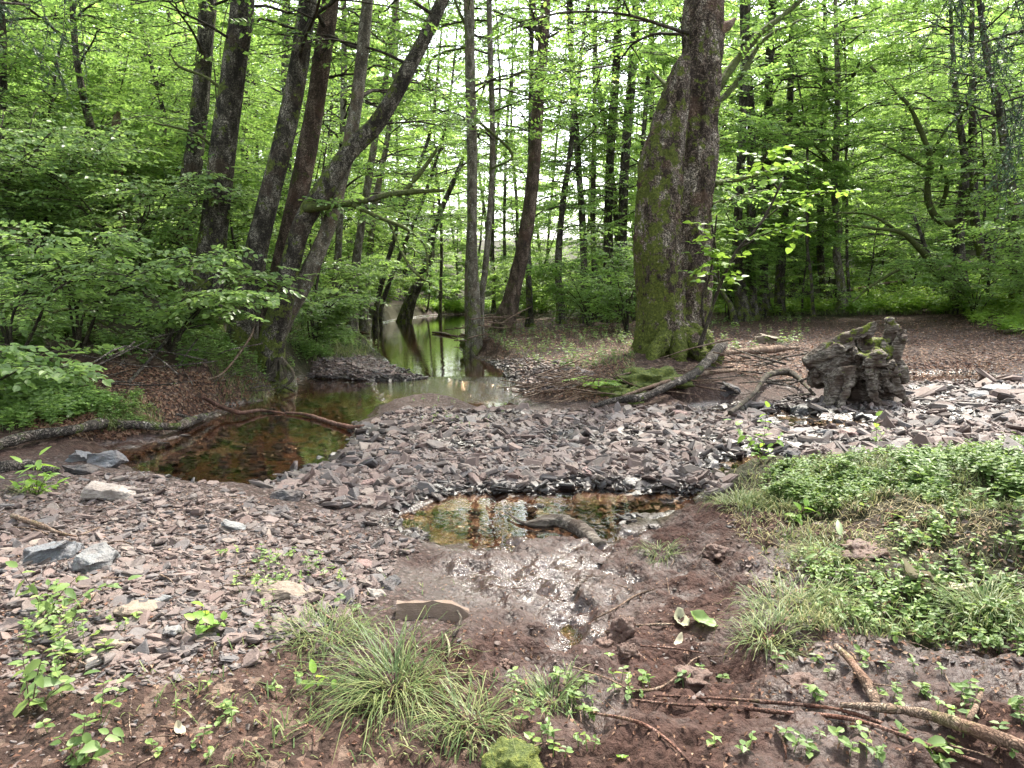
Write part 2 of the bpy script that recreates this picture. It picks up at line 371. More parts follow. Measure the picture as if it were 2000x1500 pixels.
WP = [(pz(*np.array(p, float).T), dep, fall) for p, dep, fall in ((far_ch, .25, .5), (pool, .20, .45), (link_, .10, .3), (pud, .07, .3), (p1, .05, .3), (p2, .04, .5), (p3, .04, .3), (p4, .03, .12), (p5, .04, .25))]
def sdist(x, y, P):
    d = np.full(x.shape, 1e9); ins = np.zeros(x.shape, bool); n = len(P)
    for i in range(n):
        a = P[i]; b = P[(i + 1) % n]; ex, ey = b - a; wx = x - a[0]; wy = y - a[1]
        t = np.clip((wx * ex + wy * ey) / (ex * ex + ey * ey), 0, 1)
        d = np.minimum(d, (wx - ex * t) ** 2 + (wy - ey * t) ** 2)
        if b[1] != a[1]:
            c = ((a[1] > y) != (b[1] > y)) & (x < (b[0] - a[0]) * (y - a[1]) / (b[1] - a[1]) + a[0]); ins ^= c
    d = np.sqrt(d); return np.where(ins, -d, d)
# (x, y, height, zone)   zones: 0 wet mud, 1 gravel, 2 leaf litter, 3 green soil
CT = [(0, -8, .3, 2), (-6, -8, .4, 2), (6, -8, .4, 3), (0, 0, .12, 0), (-1, 1.2, .16, 2), (1, 1.5, .18, 0), (-.3, 2.6, .12, 0), (-1.2, 2.4, .16, 2), (-2.2, 2.4, .2, 2), (-.6, 2.4, .14, 2), (.9, 2.5, .17, 0), (1.8, 2.6, .24, 0), (2.6, 2.8, .3, 0),
      (.3, 3.3, .04, 0), (.05, 3.9, .022, 0), (.15, 3.55, .025, 0), (.12, 4.2, .022, 0), (.6, 3.7, .05, 0), (-.25, 4.1, .06, 0), (.7, 4.3, .06, 0), (.2, 4.4, .035, 0), (1.1, 3.5, .10, 0), (-.3, 3.7, .10, 1), (-.9, 3.4, .15, 1), (-1.6, 3.5, .22, 1), (-2.4, 3.5, .24, 1), (-3.4, 3.6, .22, 1), (-1.2, 4.5, .14, 1), (-2, 5.0, .22, 1), (-2.6, 4.9, .22, 1), (-3.4, 5, .16, 1), (-4.6, 4.6, .3, 2), (-.4, 4.6, .08, 1), (-.7, 5.4, .08, 1), (-1.1, 5.6, .06, 1), (0, 7.6, .03, 1), (1.2, 7.7, .03, 1), (2.2, 7.9, .035, 1), (-.8, 7.9, .035, 1), (3.4, 6.9, .035, 1),
      (1.6, 3.4, .22, 3), (2.3, 3.6, .34, 3), (3.4, 3.6, .45, 3), (1.9, 4.6, .30, 3), (2.6, 5.1, .36, 3), (4, 5.1, .42, 3), (5.5, 5.2, .5, 3), (1.55, 4.5, .2, 0), (1.5, 5.3, .16, 3), (2.6, 5.9, .22, 3), (4.5, 6.0, .22, 3), (8, 5, .6, 3), (7, 7, .15, 1),
      (0, 6.4, .09, 1), (-.6, 7, .06, 1), (1, 6.6, .1, 1), (0, 8, .08, 1), (1.4, 8, .07, 1), (-.3, 9, .06, 1), (.4, 9.8, .06, 1), (2.4, 7, .06, 1), (3, 8.3, .05, 1), (4.6, 8, .04, 1), (6, 8.5, .07, 1), (5, 9.6, .045, 1), (7.5, 10, .08, 1), (9, 12, .1, 1), (3.3, 10, .045, 1), (4.5, 11, .1, 1), (6, 12, .08, 1), (8, 12.5, .07, 1), (12, 11, .4, 2), (12, 7, .7, 3),
      (.9, 10.3, .35, 2), (1.6, 10.6, .45, 2), (2.5, 10.9, .4, 2), (3.4, 11.8, .3, 2), (1.4, 12.5, .5, 2), (2.6, 12.6, .55, 2), (.9, 13.5, .32, 2), (.3, 15, .2, 1), (.9, 16.5, .4, 2), (2.4, 16, .5, 2), (4.4, 14.5, .32, 2), (6.5, 15, .3, 2), (9, 15.5, .3, 2), (12, 16, .5, 2), (-.6, 17.3, .35, 2), (.2, 20, .5, 2), (3, 22, .5, 2), (8, 22, .45, 2), (13, 22, .7, 2), (0, 27, .45, 2), (6, 29, .4, 2), (12, 28, .8, 3), (18, 26, 2.2, 3), (18, 18, 1.4, 3),
      (-2.5, 14, .09, 1), (-1.8, 13.4, .07, 1), (-3.4, 14.5, .25, 1), (-3.2, 16.5, .3, 3), (-3.7, 12.2, .45, 2), (-3.3, 11.2, .5, 2), (-4.2, 13.5, .7, 3), (-4.2, 9.6, .55, 2), (-4.9, 8.4, .55, 2), (-5.2, 7.2, .45, 2), (-6, 6, .5, 2), (-7, 9, 1.1, 3), (-6, 12, 1.3, 3), (-9, 12, 2.3, 3), (-9, 7, 1.8, 3), (-14, 10, 4.3, 3), (-14, 20, 4.2, 3), (-8, 20, 1.6, 3), (-5, 20, .4, 3), (-5, 26, .35, 3), (-6.5, 34, .6, 3), (-8, 44, .8, 3), (-4.5, 47, .35, 1), (-1, 47, .5, 3), (-20, 40, 5, 3), (-25, 15, 9, 3), (-12, 0, 2.5, 3), (-30, -5, 8, 3),
      (-2, 40, .5, 3), (0, 36, .45, 3), (5, 40, .5, 3), (14, 42, 1.5, 3), (25, 40, 4, 3), (35, 25, 7, 3), (0, 60, 1, 3), (-15, 60, 3, 3), (15, 60, 2, 3), (40, 60, 8, 3), (0, 90, 4, 3), (-45, 60, 12, 3), (0, 125, 9, 3), (60, 110, 14, 3), (-60, 110, 16, 3), (80, 20, 14, 3), (-80, 20, 20, 3), (80, -10, 12, 3), (-80, -10, 16, 3), (25, 0, 2.5, 3)]
CT = np.array(CT, float); cx, cyy = CT[:, 0], CT[:, 1]
def phi(r): return r
A = phi(np.hypot(cx[:, None] - cx, cyy[:, None] - cyy)); nC = len(CT)
K = np.zeros((nC + 1, nC + 1)); K[:nC, :nC] = A - np.eye(nC) * .02; K[:nC, nC] = 1; K[nC, :nC] = 1
wts = np.linalg.solve(K, np.append(CT[:, 2], 0))
def zones(x, y):
    x2 = x + .35 * vn(n3(x, y, 1.7), 5) + .12 * vn(n3(x, y, 6), 6); y2 = y + .35 * vn(n3(x, y, 1.7), 9) + .12 * vn(n3(x, y, 6), 8)
    Z = np.zeros((len(x), 4)); W = 0
    for i in range(nC):
        r = ((x2 - cx[i]) ** 2 + (y2 - cyy[i]) ** 2 + .01) ** -3
        Z[:, int(CT[i, 3])] += r; W = W + r
    return Z / W[:, None]
def height(x, y):
    h = np.full(x.shape, wts[nC])
    for i in range(nC): h += wts[i] * np.hypot(x - cx[i], y - cyy[i])
    h = np.maximum(h, np.where((np.abs(x - .15) < .7) & (y > 3.1) & (y < 4.9), .018, .05))
    wob = .10 * vn(n3(x, y, 2.2), 21) + .05 * vn(n3(x, y, 7), 22)
    for P, dep, fall in WP:
        d = sdist(x, y, P); dd = d + wob * np.minimum(1, np.abs(y) / 5 * (.4 if dep < .05 else 1)) * (.35 if dep < .05 else 1)
        out = sstep(-.02, fall, dd)
        h = np.where(dd > 0, .012 + (h - .012) * out, np.minimum(h, np.where(dd > 0, h, .012 - np.minimum(dep, -dd * .4 + .012))))
    return h
NX, NY = 860, 900
BX, AX = 4.5, 85 / math.sinh(4.5); BY, AY, Y0 = 4.8, 127 / math.sinh(4.8), 3.0
v0 = -math.asinh(13 / AY) / BY
uu = np.linspace(-1, 1, NX); vv = np.linspace(v0, 1, NY)
gx = AX * np.sinh(BX * uu); gy = Y0 + AY * np.sinh(BY * vv)
GX, GY = np.meshgrid(gx, gy); fx, fy = GX.ravel(), GY.ravel()
HH = height(fx, fy); ZZ = zones(fx, fy)
Hb = HH.copy()
dist = np.hypot(fx, fy); fade = 1 / (1 + (dist / 12) ** 2)
lump = fbm(n3(fx, fy, 2.4), 3, 31); fine = fbm(n3(fx, fy, 11), 4, 41, .6); clod = np.abs(fbm(n3(fx, fy, 3.6), 4, 47, .5))
HH += ZZ[:, 0] * fade * (.034 * lump + .032 * fine + .07 * (.40 - clod)) + ZZ[:, 1] * (.018 * lump + .008 * fine) * fade * 1.4 + ZZ[:, 2] * (.04 * lump + .018 * fine) + ZZ[:, 3] * (.07 * lump + .03 * fine)
# keep banks clear of the water sheet except where the shore is already at water level
HH = np.where((Hb > .045) & (HH < .014) & ~((np.abs(fx - .15) < .75) & (fy > 3.1) & (fy < 5.)), .014, HH)
HG = HH.reshape(NY, NX)
i = np.arange(NY - 1)[:, None] * NX; j = np.arange(NX - 1)[None]
Q = np.stack([i + j, i + j + 1, i + NX + j + 1, i + NX + j], -1).reshape(-1, 4)
SLICK = (*pz(1010, 1130, .07), .07)
gm = MB(); gm.add(np.stack([fx, fy, HH], -1), Q, mud=ZZ[:, 0], gravel=ZZ[:, 1], litter=ZZ[:, 2], green=ZZ[:, 3])
m, t = nodes('ground'); k = NT(t); geo = k.n('NewGeometry').outputs['Position']
n1 = k.noise(geo, 3., 6, .65); n2 = k.noise(geo, 22., 6, .7); n3_ = k.noise(geo, 1.1, 3)
mudc = k.ramp(n2, [(.3, (.018, .009, .007)), (.5, (.048, .024, .019)), (.7, (.085, .047, .038))])
vo = k.n('TexVoronoi', {'Vector': geo, 'Scale': 38.}); vcol = k.n('SeparateColor', {0: vo.outputs['Color']}).outputs[0]
grc = k.ramp(vcol, [(0., (.06, .038, .034)), (.4, (.12, .077, .068)), (.7, (.09, .08, .08)), (1., (.18, .14, .125))]); grc = k.mix(k.ramp(vo.outputs['Distance'], [(.25, 1.), (.6, 0.)]), (.05, .035, .03), grc)
v2 = k.n('TexVoronoi', {'Vector': k.mapv(geo, (1, .6, 1)), 'Scale': 30.}); lc = k.n('SeparateColor', {0: v2.outputs['Color']}).outputs[1]
ltc = k.ramp(lc, [(0., (.022, .013, .010)), (.45, (.052, .03, .024)), (.8, (.095, .055, .043)), (1., (.19, .135, .105))])
ltc = k.mix(k.ramp(n1, [(.35, .7), (.6, 0.)]), ltc, (.05, .032, .025))
gnc = k.ramp(n2, [(.3, (.02, .022, .011)), (.5, (.04, .038, .02)), (.7, (.065, .05, .03))])
col = k.mix(k.attr('gravel'), mudc, grc); col = k.mix(k.attr('litter'), col, ltc); col = k.mix(k.attr('green'), col, gnc)
z = k.n('SeparateXYZ', {0: geo}).outputs[2]
zw = k.math('ADD', z, k.math('MULTIPLY', k.math('SUBTRACT', n1, .5), .10))
low = k.ramp(zw, [(.03, 1.), (.07, 0.)])
wetm = k.math('MULTIPLY', k.ramp(k.math('ADD', k.math('MULTIPLY', n3_, .6), k.math('MULTIPLY', n1, .4)), [(.47, 0.), (.58, 1.)]), k.ramp(k.attr('mud'), [(.3, 0.), (.7, 1.)]))
slick = k.n('MapRange', {'Value': k.math('ADD', k.n('VectorMath', {0: geo, 1: tuple(SLICK)}, operation='DISTANCE').outputs['Value'], k.math('MULTIPLY', k.math('SUBTRACT', n1, .5), 1.2)), 'From Min': .22, 'From Max': .8, 'To Min': 1., 'To Max': 0.}).outputs[0]
wet = k.math('MAXIMUM', low, k.math('MAXIMUM', slick, k.math('MULTIPLY', wetm, .6)))
bed = k.ramp(z, [(0., 1.), (.012, 0.)])
col = k.mix(k.math('MULTIPLY', wet, .6), col, (.028, .014, .011))
col = k.mix(k.math('MULTIPLY', k.ramp(k.math('MULTIPLY', z, -1.), [(.005, 0.), (.03, 1.)]), .8), col, k.ramp(n1, [(.3, (.085, .045, .028)), (.7, (.15, .082, .05))]))
ro = k.n('MapRange', {'Value': wet, 'To Min': .8, 'To Max': .13}).outputs[0]
ro = k.math('ADD', ro, k.math('MULTIPLY', k.math('SUBTRACT', n2, .5), .35), True)
hgt = k.math('ADD', n2, k.math('ADD', k.math('MULTIPLY', vo.outputs['Distance'], -.5), k.math('MULTIPLY', k.noise(geo, 90., 3, .6), .3)))
k.out(k.n('BsdfPrincipled', {'Base Color': col, 'Roughness': ro, 'Specular IOR Level': k.n('MapRange', {'Value': wet, 'To Min': .15, 'To Max': .6}).outputs[0], 'Normal': k.bump(hgt, k.n('MapRange', {'Value': wet, 'To Min': 1., 'To Max': .42}).outputs[0], .03)}).outputs[0]); M['ground'] = m
tag(link('ground', gm.mesh('ground', m, True)), kind='structure')
wm = MB(); wm.add([(-20, 3.8, 0), (10, 3.8, 0), (10, 60, 0), (-20, 60, 0), (-.6, 2.9, 0.0), (1., 2.9, 0.0), (1., 3.8, 0), (-.6, 3.8, 0)], [np.array([[0, 1, 2, 3], [4, 5, 6, 7]])])
wm.add([(10, 5.8, 0), (16, 5.8, 0), (16, 14, 0), (10, 14, 0)], np.array([[0, 1, 2, 3]]))
tag(link('stream_water', wm.mesh('stream_water', M['water'])), kind='structure')
def gz(x, y):
    x = np.asarray(x, float); y = np.asarray(y, float)
    a = (np.arcsinh(x / AX) / BX + 1) / 2 * (NX - 1); b = (np.arcsinh((y - Y0) / AY) / BY - v0) / (1 - v0) * (NY - 1)
    a = np.clip(a, 0, NX - 1.001); b = np.clip(b, 0, NY - 1.001); i0 = a.astype(int); j0 = b.astype(int); s = a - i0; q = b - j0
    return HG[j0, i0] * (1 - s) * (1 - q) + HG[j0, i0 + 1] * s * (1 - q) + HG[j0 + 1, i0] * (1 - s) * q + HG[j0 + 1, i0 + 1] * s * q
def gn(x, y, e=.06):
    n = np.stack([-(gz(x + e, y) - gz(x - e, y)) / (2 * e), -(gz(x, y + e) - gz(x, y - e)) / (2 * e), np.ones_like(x)], -1); return unit(n)
def hit(u, v):
    """where the ray through a pixel meets the ground"""
    u = np.atleast_1d(np.asarray(u, float)); v = np.atleast_1d(np.asarray(v, float)); d = ray(u, v)
    ts = np.geomspace(1.6, 120, 260); res = np.full(len(u), 120.); done = np.zeros(len(u), bool); pt_ = np.full(len(u), 1.6)
    for tt in ts:
        z = CAMZ + d[:, 2] * tt; g = gz(d[:, 0] * tt, d[:, 1] * tt); h = (~done) & (z < g)
        res[h] = (tt + pt_[h]) / 2; done |= h; pt_[:] = tt
        if done.all(): break
    lo = res / (120 / 1.6) ** (1 / 259) * .985; hi = res * (120 / 1.6) ** (1 / 259)
    for _ in range(12):
        md = (lo + hi) / 2; ab = CAMZ + d[:, 2] * md > gz(d[:, 0] * md, d[:, 1] * md); lo = np.where(ab, md, lo); hi = np.where(ab, hi, md)
    P = d * hi[:, None]; P[:, 2] = gz(P[:, 0], P[:, 1]); return P
def inpoly(u, v, P):
    ins = np.zeros(len(u), bool); n = len(P)
    for i in range(n):
        a, b = P[i], P[(i + 1) % n]
        if a[1] != b[1]: ins ^= ((a[1] > v) != (b[1] > v)) & (u < (b[0] - a[0]) * (v - a[1]) / (b[1] - a[1]) + a[0])
    return ins
def scatter(poly, n):
    """n ground points spread over a pixel outline"""
    P = np.array(poly, float); out = []; c = 0
    while c < n:
        u = rng.uniform(P[:, 0].min(), P[:, 0].max(), n * 2); v = rng.uniform(P[:, 1].min(), P[:, 1].max(), n * 2)
        k = inpoly(u, v, poly); out.append(np.stack([u[k], v[k]], -1)); c += k.sum()
    uv = np.concatenate(out)[:n]; return hit(uv[:, 0], uv[:, 1])
# ------------------------------------------------------------------ stones
def stone_geo(r_, n=6, th=.22, jag=.28):
    a = np.sort((np.arange(n) + r_.uniform(-.33, .33, n)) / n * 2 * np.pi); rad = 1 - r_.uniform(0, jag * 1.6, n)
    P = np.stack([np.cos(a) * rad, np.sin(a) * rad * r_.uniform(.5, .85)], -1)
    tl = r_.normal(0, .10, 2)
    def ring(s, z, jit=.04): q = P * (s if th < .33 or z < th * .6 else .72) + r_.normal(0, jit if th < .33 else .12, P.shape) + (r_.normal(0, .08, 2) if th > .33 else 0); return np.column_stack([q, z + q @ tl * (1 if z > 0 else .4) * (1 if th < .33 else 2.5) + r_.normal(0, .02 if th < .33 else .07, n)])
    V = np.vstack([ring(.86, -th), ring(1.0, -th * .2), ring(.97, th * .45), ring(.84, th), [[0, 0, -th]], [[r_.normal(0, .15), r_.normal(0, .15), th * r_.uniform(.95, 1.2)]]])
    i = np.arange(n); i2 = (i + 1) % n; Q = np.vstack([np.stack([k * n + i, k * n + i2, (k + 1) * n + i2, (k + 1) * n + i], -1) for k in range(3)])
    T = np.vstack([np.stack([np.full(n, 4 * n), i2, i], -1), np.stack([np.full(n, 4 * n + 1), 3 * n + i, 3 * n + i2], -1)])
    return V, Q, T
SG = [stone_geo(rng, int(rng.integers(5, 9)), rng.uniform(.06, .19)) for _ in range(18)]
BG = [stone_geo(rng, int(rng.integers(5, 8)), rng.uniform(.34, .5), .3) for _ in range(6)]
def rot(yaw, tx, ty):
    cz, sz = np.cos(yaw), np.sin(yaw); Rz = np.zeros((len(yaw), 3, 3)); Rz[:, 0, 0] = cz; Rz[:, 0, 1] = -sz; Rz[:, 1, 0] = sz; Rz[:, 1, 1] = cz; Rz[:, 2, 2] = 1
    ca, sa = np.cos(tx), np.sin(tx); Rx = np.zeros_like(Rz); Rx[:, 0, 0] = 1; Rx[:, 1, 1] = ca; Rx[:, 1, 2] = -sa; Rx[:, 2, 1] = sa; Rx[:, 2, 2] = ca
    cb, sb = np.cos(ty), np.sin(ty); Ry = np.zeros_like(Rz); Ry[:, 1, 1] = 1; Ry[:, 0, 0] = cb; Ry[:, 0, 2] = sb; Ry[:, 2, 0] = -sb; Ry[:, 2, 2] = cb
    return Ry @ Rx @ Rz
def chips(mb, P, S, lift=.3, tilt=.28, geos=SG):
    n = len(P); Rm = rot(rng.uniform(0, 6.28, n), rng.normal(0, tilt, n), rng.normal(0, tilt, n)); which = rng.integers(0, len(geos), n)
    rr = rng.random(n)
    for g, (V, Q, T) in enumerate(geos):
        idx = np.where(which == g)[0]
        if not len(idx): continue
        W = np.einsum('nij,vj->nvi', Rm[idx], V) * S[idx][:, None, None] + P[idx][:, None]
        W[..., 2] += (S[idx] * V[:, 2].max() * lift)[:, None]
        off = (np.arange(len(idx)) * len(V))[:, None, None]
        mb.add(W.reshape(-1, 3), [(Q[None] + off).reshape(-1, 4), (T[None] + off).reshape(-1, 3)], rnd=np.repeat(rr[idx], len(V)))
bar = [(690, 850), (740, 815), (790, 795), (960, 802), (1025, 802), (1150, 800), (1300, 790), (1400, 800), (1480, 830), (1600, 840), (1600, 870), (1480, 880), (1430, 900), (1410, 960), (1200, 962), (950, 962), (840, 970), (780, 990), (640, 990), (500, 945), (600, 905), (680, 880)]
rbed = [(1380, 800), (1500, 790), (1560, 770), (1700, 790), (1780, 750), (1999, 735), (1999, 890), (1800, 885), (1500, 890), (1440, 860)]
hump = [(0, 960), (150, 925), (330, 915), (430, 945), (520, 985), (640, 1000), (800, 1010), (860, 1050), (780, 1090), (720, 1180), (600, 1240), (420, 1260), (300, 1300), (150, 1280), (0, 1180)]
spit = [(600, 735), (620, 700), (680, 690), (740, 700), (830, 738), (780, 748), (680, 740)]
shore = [(950, 706), (1010, 700), (1100, 705), (1160, 730), (1120, 760), (1020, 770), (1005, 748)]
gb = MB()
def size(P, px): return px / F * np.linalg.norm(P - np.array([0, 0, CAMZ]), axis=1)
def put(poly, n, lo, hi, tilt=.28, cap_=.2):
    P = scatter(poly, n); S = rng.uniform(0, 1, n) ** 2.2 * (hi - lo) + lo
    chips(gb, P, np.minimum(S, cap_), .25, tilt)
put(bar, 12000, .014, .075, .35); put(bar, 2000, .05, .14, .42); put(rbed, 8000, .02, .09, .35); put(rbed, 1100, .06, .18, .4); put(hump, 14000, .005, .024); put(hump, 2600, .02, .06, .35); put(hump, 420, .04, .085, .3)
put(spit, 2600, .03, .10); put(shore, 1500, .03, .09)
put([(720, 1180), (800, 1080), (860, 1050), (1100, 1065), (1200, 1050), (1420, 1000), (1500, 1100), (1400, 1400), (900, 1300)], 300, .005, .02)
put([(1400, 980), (1700, 950), (2000, 1000), (2000, 1300), (1500, 1300)], 900, .006, .03)
put([(0, 1180), (300, 1290), (640, 1200), (500, 1300), (200, 1360), (0, 1340)], 1300, .005, .03); put([(0, 1180), (300, 1300), (720, 1180), (800, 1300), (300, 1500), (0, 1500)], 500, .004, .02)
put([(1400, 640), (1999, 640), (1999, 735), (1700, 760), (1500, 760)], 2500, .02, .06, cap_=.08)
put([(800, 1000), (1350, 970), (1180, 1045), (900, 1050)], 500, .02, .07, .05)
put([(230, 900), (560, 780), (740, 770), (680, 870), (480, 940)], 600, .03, .12, .1)
tag(link('gravel', gb.mesh('gravel', M['gravel'])), 'small slate chips and gravel covering the stream bed and shore', 'gravel', kind='stuff')
SM = []
for g, (V, Q, T) in enumerate(SG + BG):
    q = MB(); q.add(V, [Q, T]); SM.append(q)
def smesh(i, mat):
    key = (i, mat)
    if key not in smesh.c: smesh.c[key] = SM[i].mesh('stone', M[mat])
    return smesh.c[key]
smesh.c = {}
def rough_stone(i, mat):
    V, Nn, Fs = fuse(SM[i], .045, None); s_ = rng.uniform(0, 40)
    V = V + Nn * (.05 * fbm(V * 2.4 + s_, 3) + .022 * fbm(V * np.array([7, 7, 18]) + s_, 4, 3, .6))[:, None]
    q = MB(); q.add(V, Fs); return q.mesh('stone', M[mat])
def stone(P, s, label, group=None, i=None, mat='stone', sz=1., yaw=None, tilt=.2, lift=.35, name='stone', sx=1., cat='stone', tx=None, ty=None):
    uniq = i is not None; i = int(rng.integers(0, len(SG))) if i is None else i
    o = link(name, rough_stone(i, mat) if uniq else smesh(i, mat), loc=P); o.scale = (s * sx, s, s * sz)
    n = gn(P[0:1], P[1:2])[0]
    o.rotation_euler = (-n[1] * .8 + rng.normal(0, tilt) if tx is None else tx, n[0] * .8 + rng.normal(0, tilt) if ty is None else ty, rng.uniform(0, 6.28) if yaw is None else yaw)
    hi = (SG + BG)[i][0][:, 2].max(); o.location.z += hi * s * sz * lift
    return tag(o, label, cat, group)
REP = [(bar, 120, 22, 46, 'small flat slate among many on the gravel bar in midstream', 'slates on the midstream gravel bar'),
       (rbed, 75, 22, 56, 'dark angular slate among many on the right stream bed near the fallen stump', 'slates on the right stream bed'),
       (hump, 70, 14, 36, 'small flat slate among many on the left foreground gravel hump', 'slates on the left gravel hump'),
       (spit, 12, 14, 26, 'small slate on the gravel spit below the leaning left trees', 'slates on the far gravel spit'),
       ([(0, 1200), (560, 1170), (620, 1230), (500, 1300), (0, 1320)], 18, 20, 50, 'small stone half sunk in soil among the weeds at lower left', 'stones among the lower left weeds')]
for poly, n, lo, hi, lab, grp in REP:
    P = scatter(poly, n); px = rng.uniform(0, 1, n) ** 1.6 * (hi - lo) + lo; S = size(P, px)
    for q in range(n): stone(P[q], S[q] * .62, lab, grp, tilt=.22, lift=.5, sz=rng.uniform(.8, 1.6))
# single stones one can point at: (u, v, width px, variant, thickness, material, yaw, label, sx)
nS = len(SG)
ONE = [(560, 975, 62, nS, 1.1, 'stone_dark', .4, 'black blocky wet stone at the water edge, left of the front puddle', 1.1),
       (215, 968, 88, 3, 1.3, 'stone_pale', .2, 'wide pale flat-topped slab near the crest of the left gravel hump', 1.2),
       (92, 1092, 100, nS + 1, 1., 'stone_blue', .8, 'blue-grey wedge block with a pale tan edge at far left', 1.),
       (128, 1078, 60, 5, 1., 'stone_tan', .5, 'tan slab leaning on the blue-grey wedge block at far left', 1.1),
       (190, 1105, 92, nS + 2, 1.1, 'stone_grey', 1.8, 'rough dark grey block right of the blue-grey wedge block', 1.),
       (455, 1030, 52, nS + 3, .8, 'stone_grey', .3, 'squarish pale grey block on the right slope of the left hump', 1.),
       (268, 1192, 92, 7, .9, 'stone_tan', 1.1, 'large tan oval slab lying flat in the left foreground', 1.25),
       (302, 1172, 56, 1, .8, 'stone_grey', .2, 'smooth grey slab tucked behind the large tan oval slab', 1.1),
       (222, 1258, 62, 9, 1., 'stone_tan', .3, 'brown rounded slab below the large tan oval slab', 1.),
       (197, 1292, 62, 11, .8, 'stone_pale', .9, 'pale grey triangular slab above the lower left weeds', 1.),
       (340, 1232, 78, 13, .8, 'stone_grey', 2., 'grey broad slab behind the bramble leaves at left', 1.2),
       (555, 1160, 100, nS + 4, .8, 'stone_tan', .1, 'big lumpy light brown rock above the grass tussock', 1.2),
       (625, 1128, 46, 2, 1.2, 'stone_red', .7, 'red-brown slab right of the lumpy light brown rock', 1.),
       (715, 1103, 38, 4, .9, 'stone_red', .3, 'small pinkish slate on the edge of the mud', 1.),
       (742, 1115, 30, 6, 1., 'stone_pale', 1.9, 'narrow pale slate beside the small pinkish slate', 1.2),
       (728, 1162, 38, nS + 5, .9, 'stone_pale', 0, 'small round pale cobble on the mud edge', 1.),
       (762, 1140, 56, nS, .8, 'stone_dark', 1.4, 'dark brown clod-like stone above the half-buried slab', 1.2),
       (715, 948, 46, 8, 1.2, 'stone_red', .4, 'red slate lying by the left end of the front puddle', 1.2),
       (790, 986, 34, nS + 1, .8, 'stone_dark', .4, 'small black stone sticking up at the left end of the front puddle', 1.),
       (795, 958, 50, 12, 1.6, 'stone_dark', .1, 'black wet slab on the far shore of the front puddle', 1.3),
       (1076, 958, 46, nS + 2, .9, 'stone_red', .3, 'mauve upright block on the far shore of the front puddle', 1.),
       (1150, 925, 44, nS + 3, .8, 'stone_red', 1.2, 'mauve slab raised above the others on the front of the gravel bar', 1.2),
       (1245, 945, 60, 14, .9, 'stone_pale', .3, 'pale pink flat slab at the right of the front gravel bar', 1.2),
       (1570, 803, 56, nS + 4, .9, 'stone_dark', .3, 'black pointed boulder just below the fallen stump', 1.3),
       (1512, 832, 66, 10, 1.5, 'stone_pale', .2, 'pale flat slab in shallow water left below the fallen stump', 1.2),
       (1610, 850, 56, nS + 1, .8, 'stone_blue', .5, 'bluish block in the row of stones under the stump', 1.1),
       (1660, 852, 50, nS + 2, .9, 'stone_red', 1., 'mauve block at the right end of the row of stones under the stump', 1.),
       (1560, 845, 52, nS + 3, .6, 'stone_grey', .2, 'grey slab at the left end of the row of stones under the stump', 1.2),
       (1640, 822, 70, 15, 1.5, 'stone_red', .1, 'long dark red slab right below the fallen stump', 1.5),
       (1420, 765, 56, nS + 5, .9, 'stone_dark', 1.2, 'dark tall block under the brush pile sticks', 1.),
       (1325, 812, 44, nS, .9, 'stone_red', .4, 'reddish block beside the driftwood log', 1.),
       (1495, 668, 56, nS + 1, 1., 'stone_tan', .1, 'mossy brown block behind the brush pile', 1.1),
       (1950, 768, 56, nS + 2, .8, 'stone_grey', .1, 'large grey block at the far right of the stream bed', 1.2),
       (1905, 775, 50, nS + 4, .7, 'stone_blue', .7, 'blue-grey block left of the large grey block at far right', 1.2),
       (1545, 888, 40, nS + 3, 1., 'stone_dark', .7, 'dark wet pointed stone by the grassy bank edge', 1.),
       (165, 897, 58, nS + 1, .9, 'stone_blue', .3, 'dark blue block in the pool beside the long left log', 1.1),
       (206, 903, 66, nS + 2, 1., 'stone_blue', .9, 'dark blue wet rock right of the other pool rock by the left log', 1.),
       (150, 925, 60, nS + 5, .8, 'stone_dark', .9, 'black low rock at the near edge of the left pool', 1.2),
       (1385, 1075, 30, nS, 1., 'stone_tan', 0, 'brown knobbly stone at the mud edge of the right bank', 1.),
       (1275, 1032, 30, nS + 5, .9, 'stone_red', 0, 'rounded pink pebble on the mud right of the front puddle', 1.2)]
for u, v, wpx, i_, th, mt, yw, lab, sx in ONE:
    P = hit(u, v)[0]; s = size(P[None], wpx)[0] / 1.75
    stone(P, s, lab, None, i_, mt, th, yw, .12, .35 if i_ < nS else .0, sx=sx)
# half-buried slab standing on edge in the mud
P = hit(845, 1200)[0]; s = size(P[None], 135)[0]
sb = MB(); r2 = np.random.default_rng(3)
xs = np.linspace(-.5, .5, 9) * s; top = np.array([1.0, 1.02, 1, 1.03, 1.0, 1.02, .98, .7, .35]) * s * .17
V = []; 
for yy in (-.03, .03):
    for x_, tz in zip(xs, top): V.append((x_, yy + r2.normal(0, .002), tz + r2.normal(0, .003)))
    for x_, tz in zip(xs, top): V.append((x_ * 1.0 + r2.normal(0, .003), yy * 1.2 + r2.normal(0, .002), tz * .4))
    for x_ in xs: V.append((x_ * 1.03, yy * 1.4, -.06))
Fq = []
for a in range(8):
    for lv in (0, 9): Fq += [(lv + a, lv + 9 + a, lv + 10 + a, lv + 1 + a), (27 + lv + a, 27 + lv + 1 + a, 27 + lv + 10 + a, 27 + lv + 9 + a)]
    Fq.append((a, a + 1, 28 + a, 27 + a))
for e in (0, 8):
    for lv in (0, 9): Fq.append((lv + e, lv + 9 + e, 36 + lv + e, 27 + lv + e) if e else (lv, 27 + lv, 36 + lv, 9 + lv))
sb.add(V, np.array(Fq)); o = link('stone_slab', sb.mesh('stone_slab', stone_mat('brown_slate', True, only=(.13, .085, .06))), loc=P); o.rotation_euler = (-.25, .03, .06)
tag(o, 'long thin brown slab standing on edge half buried in the mud', 'stone')

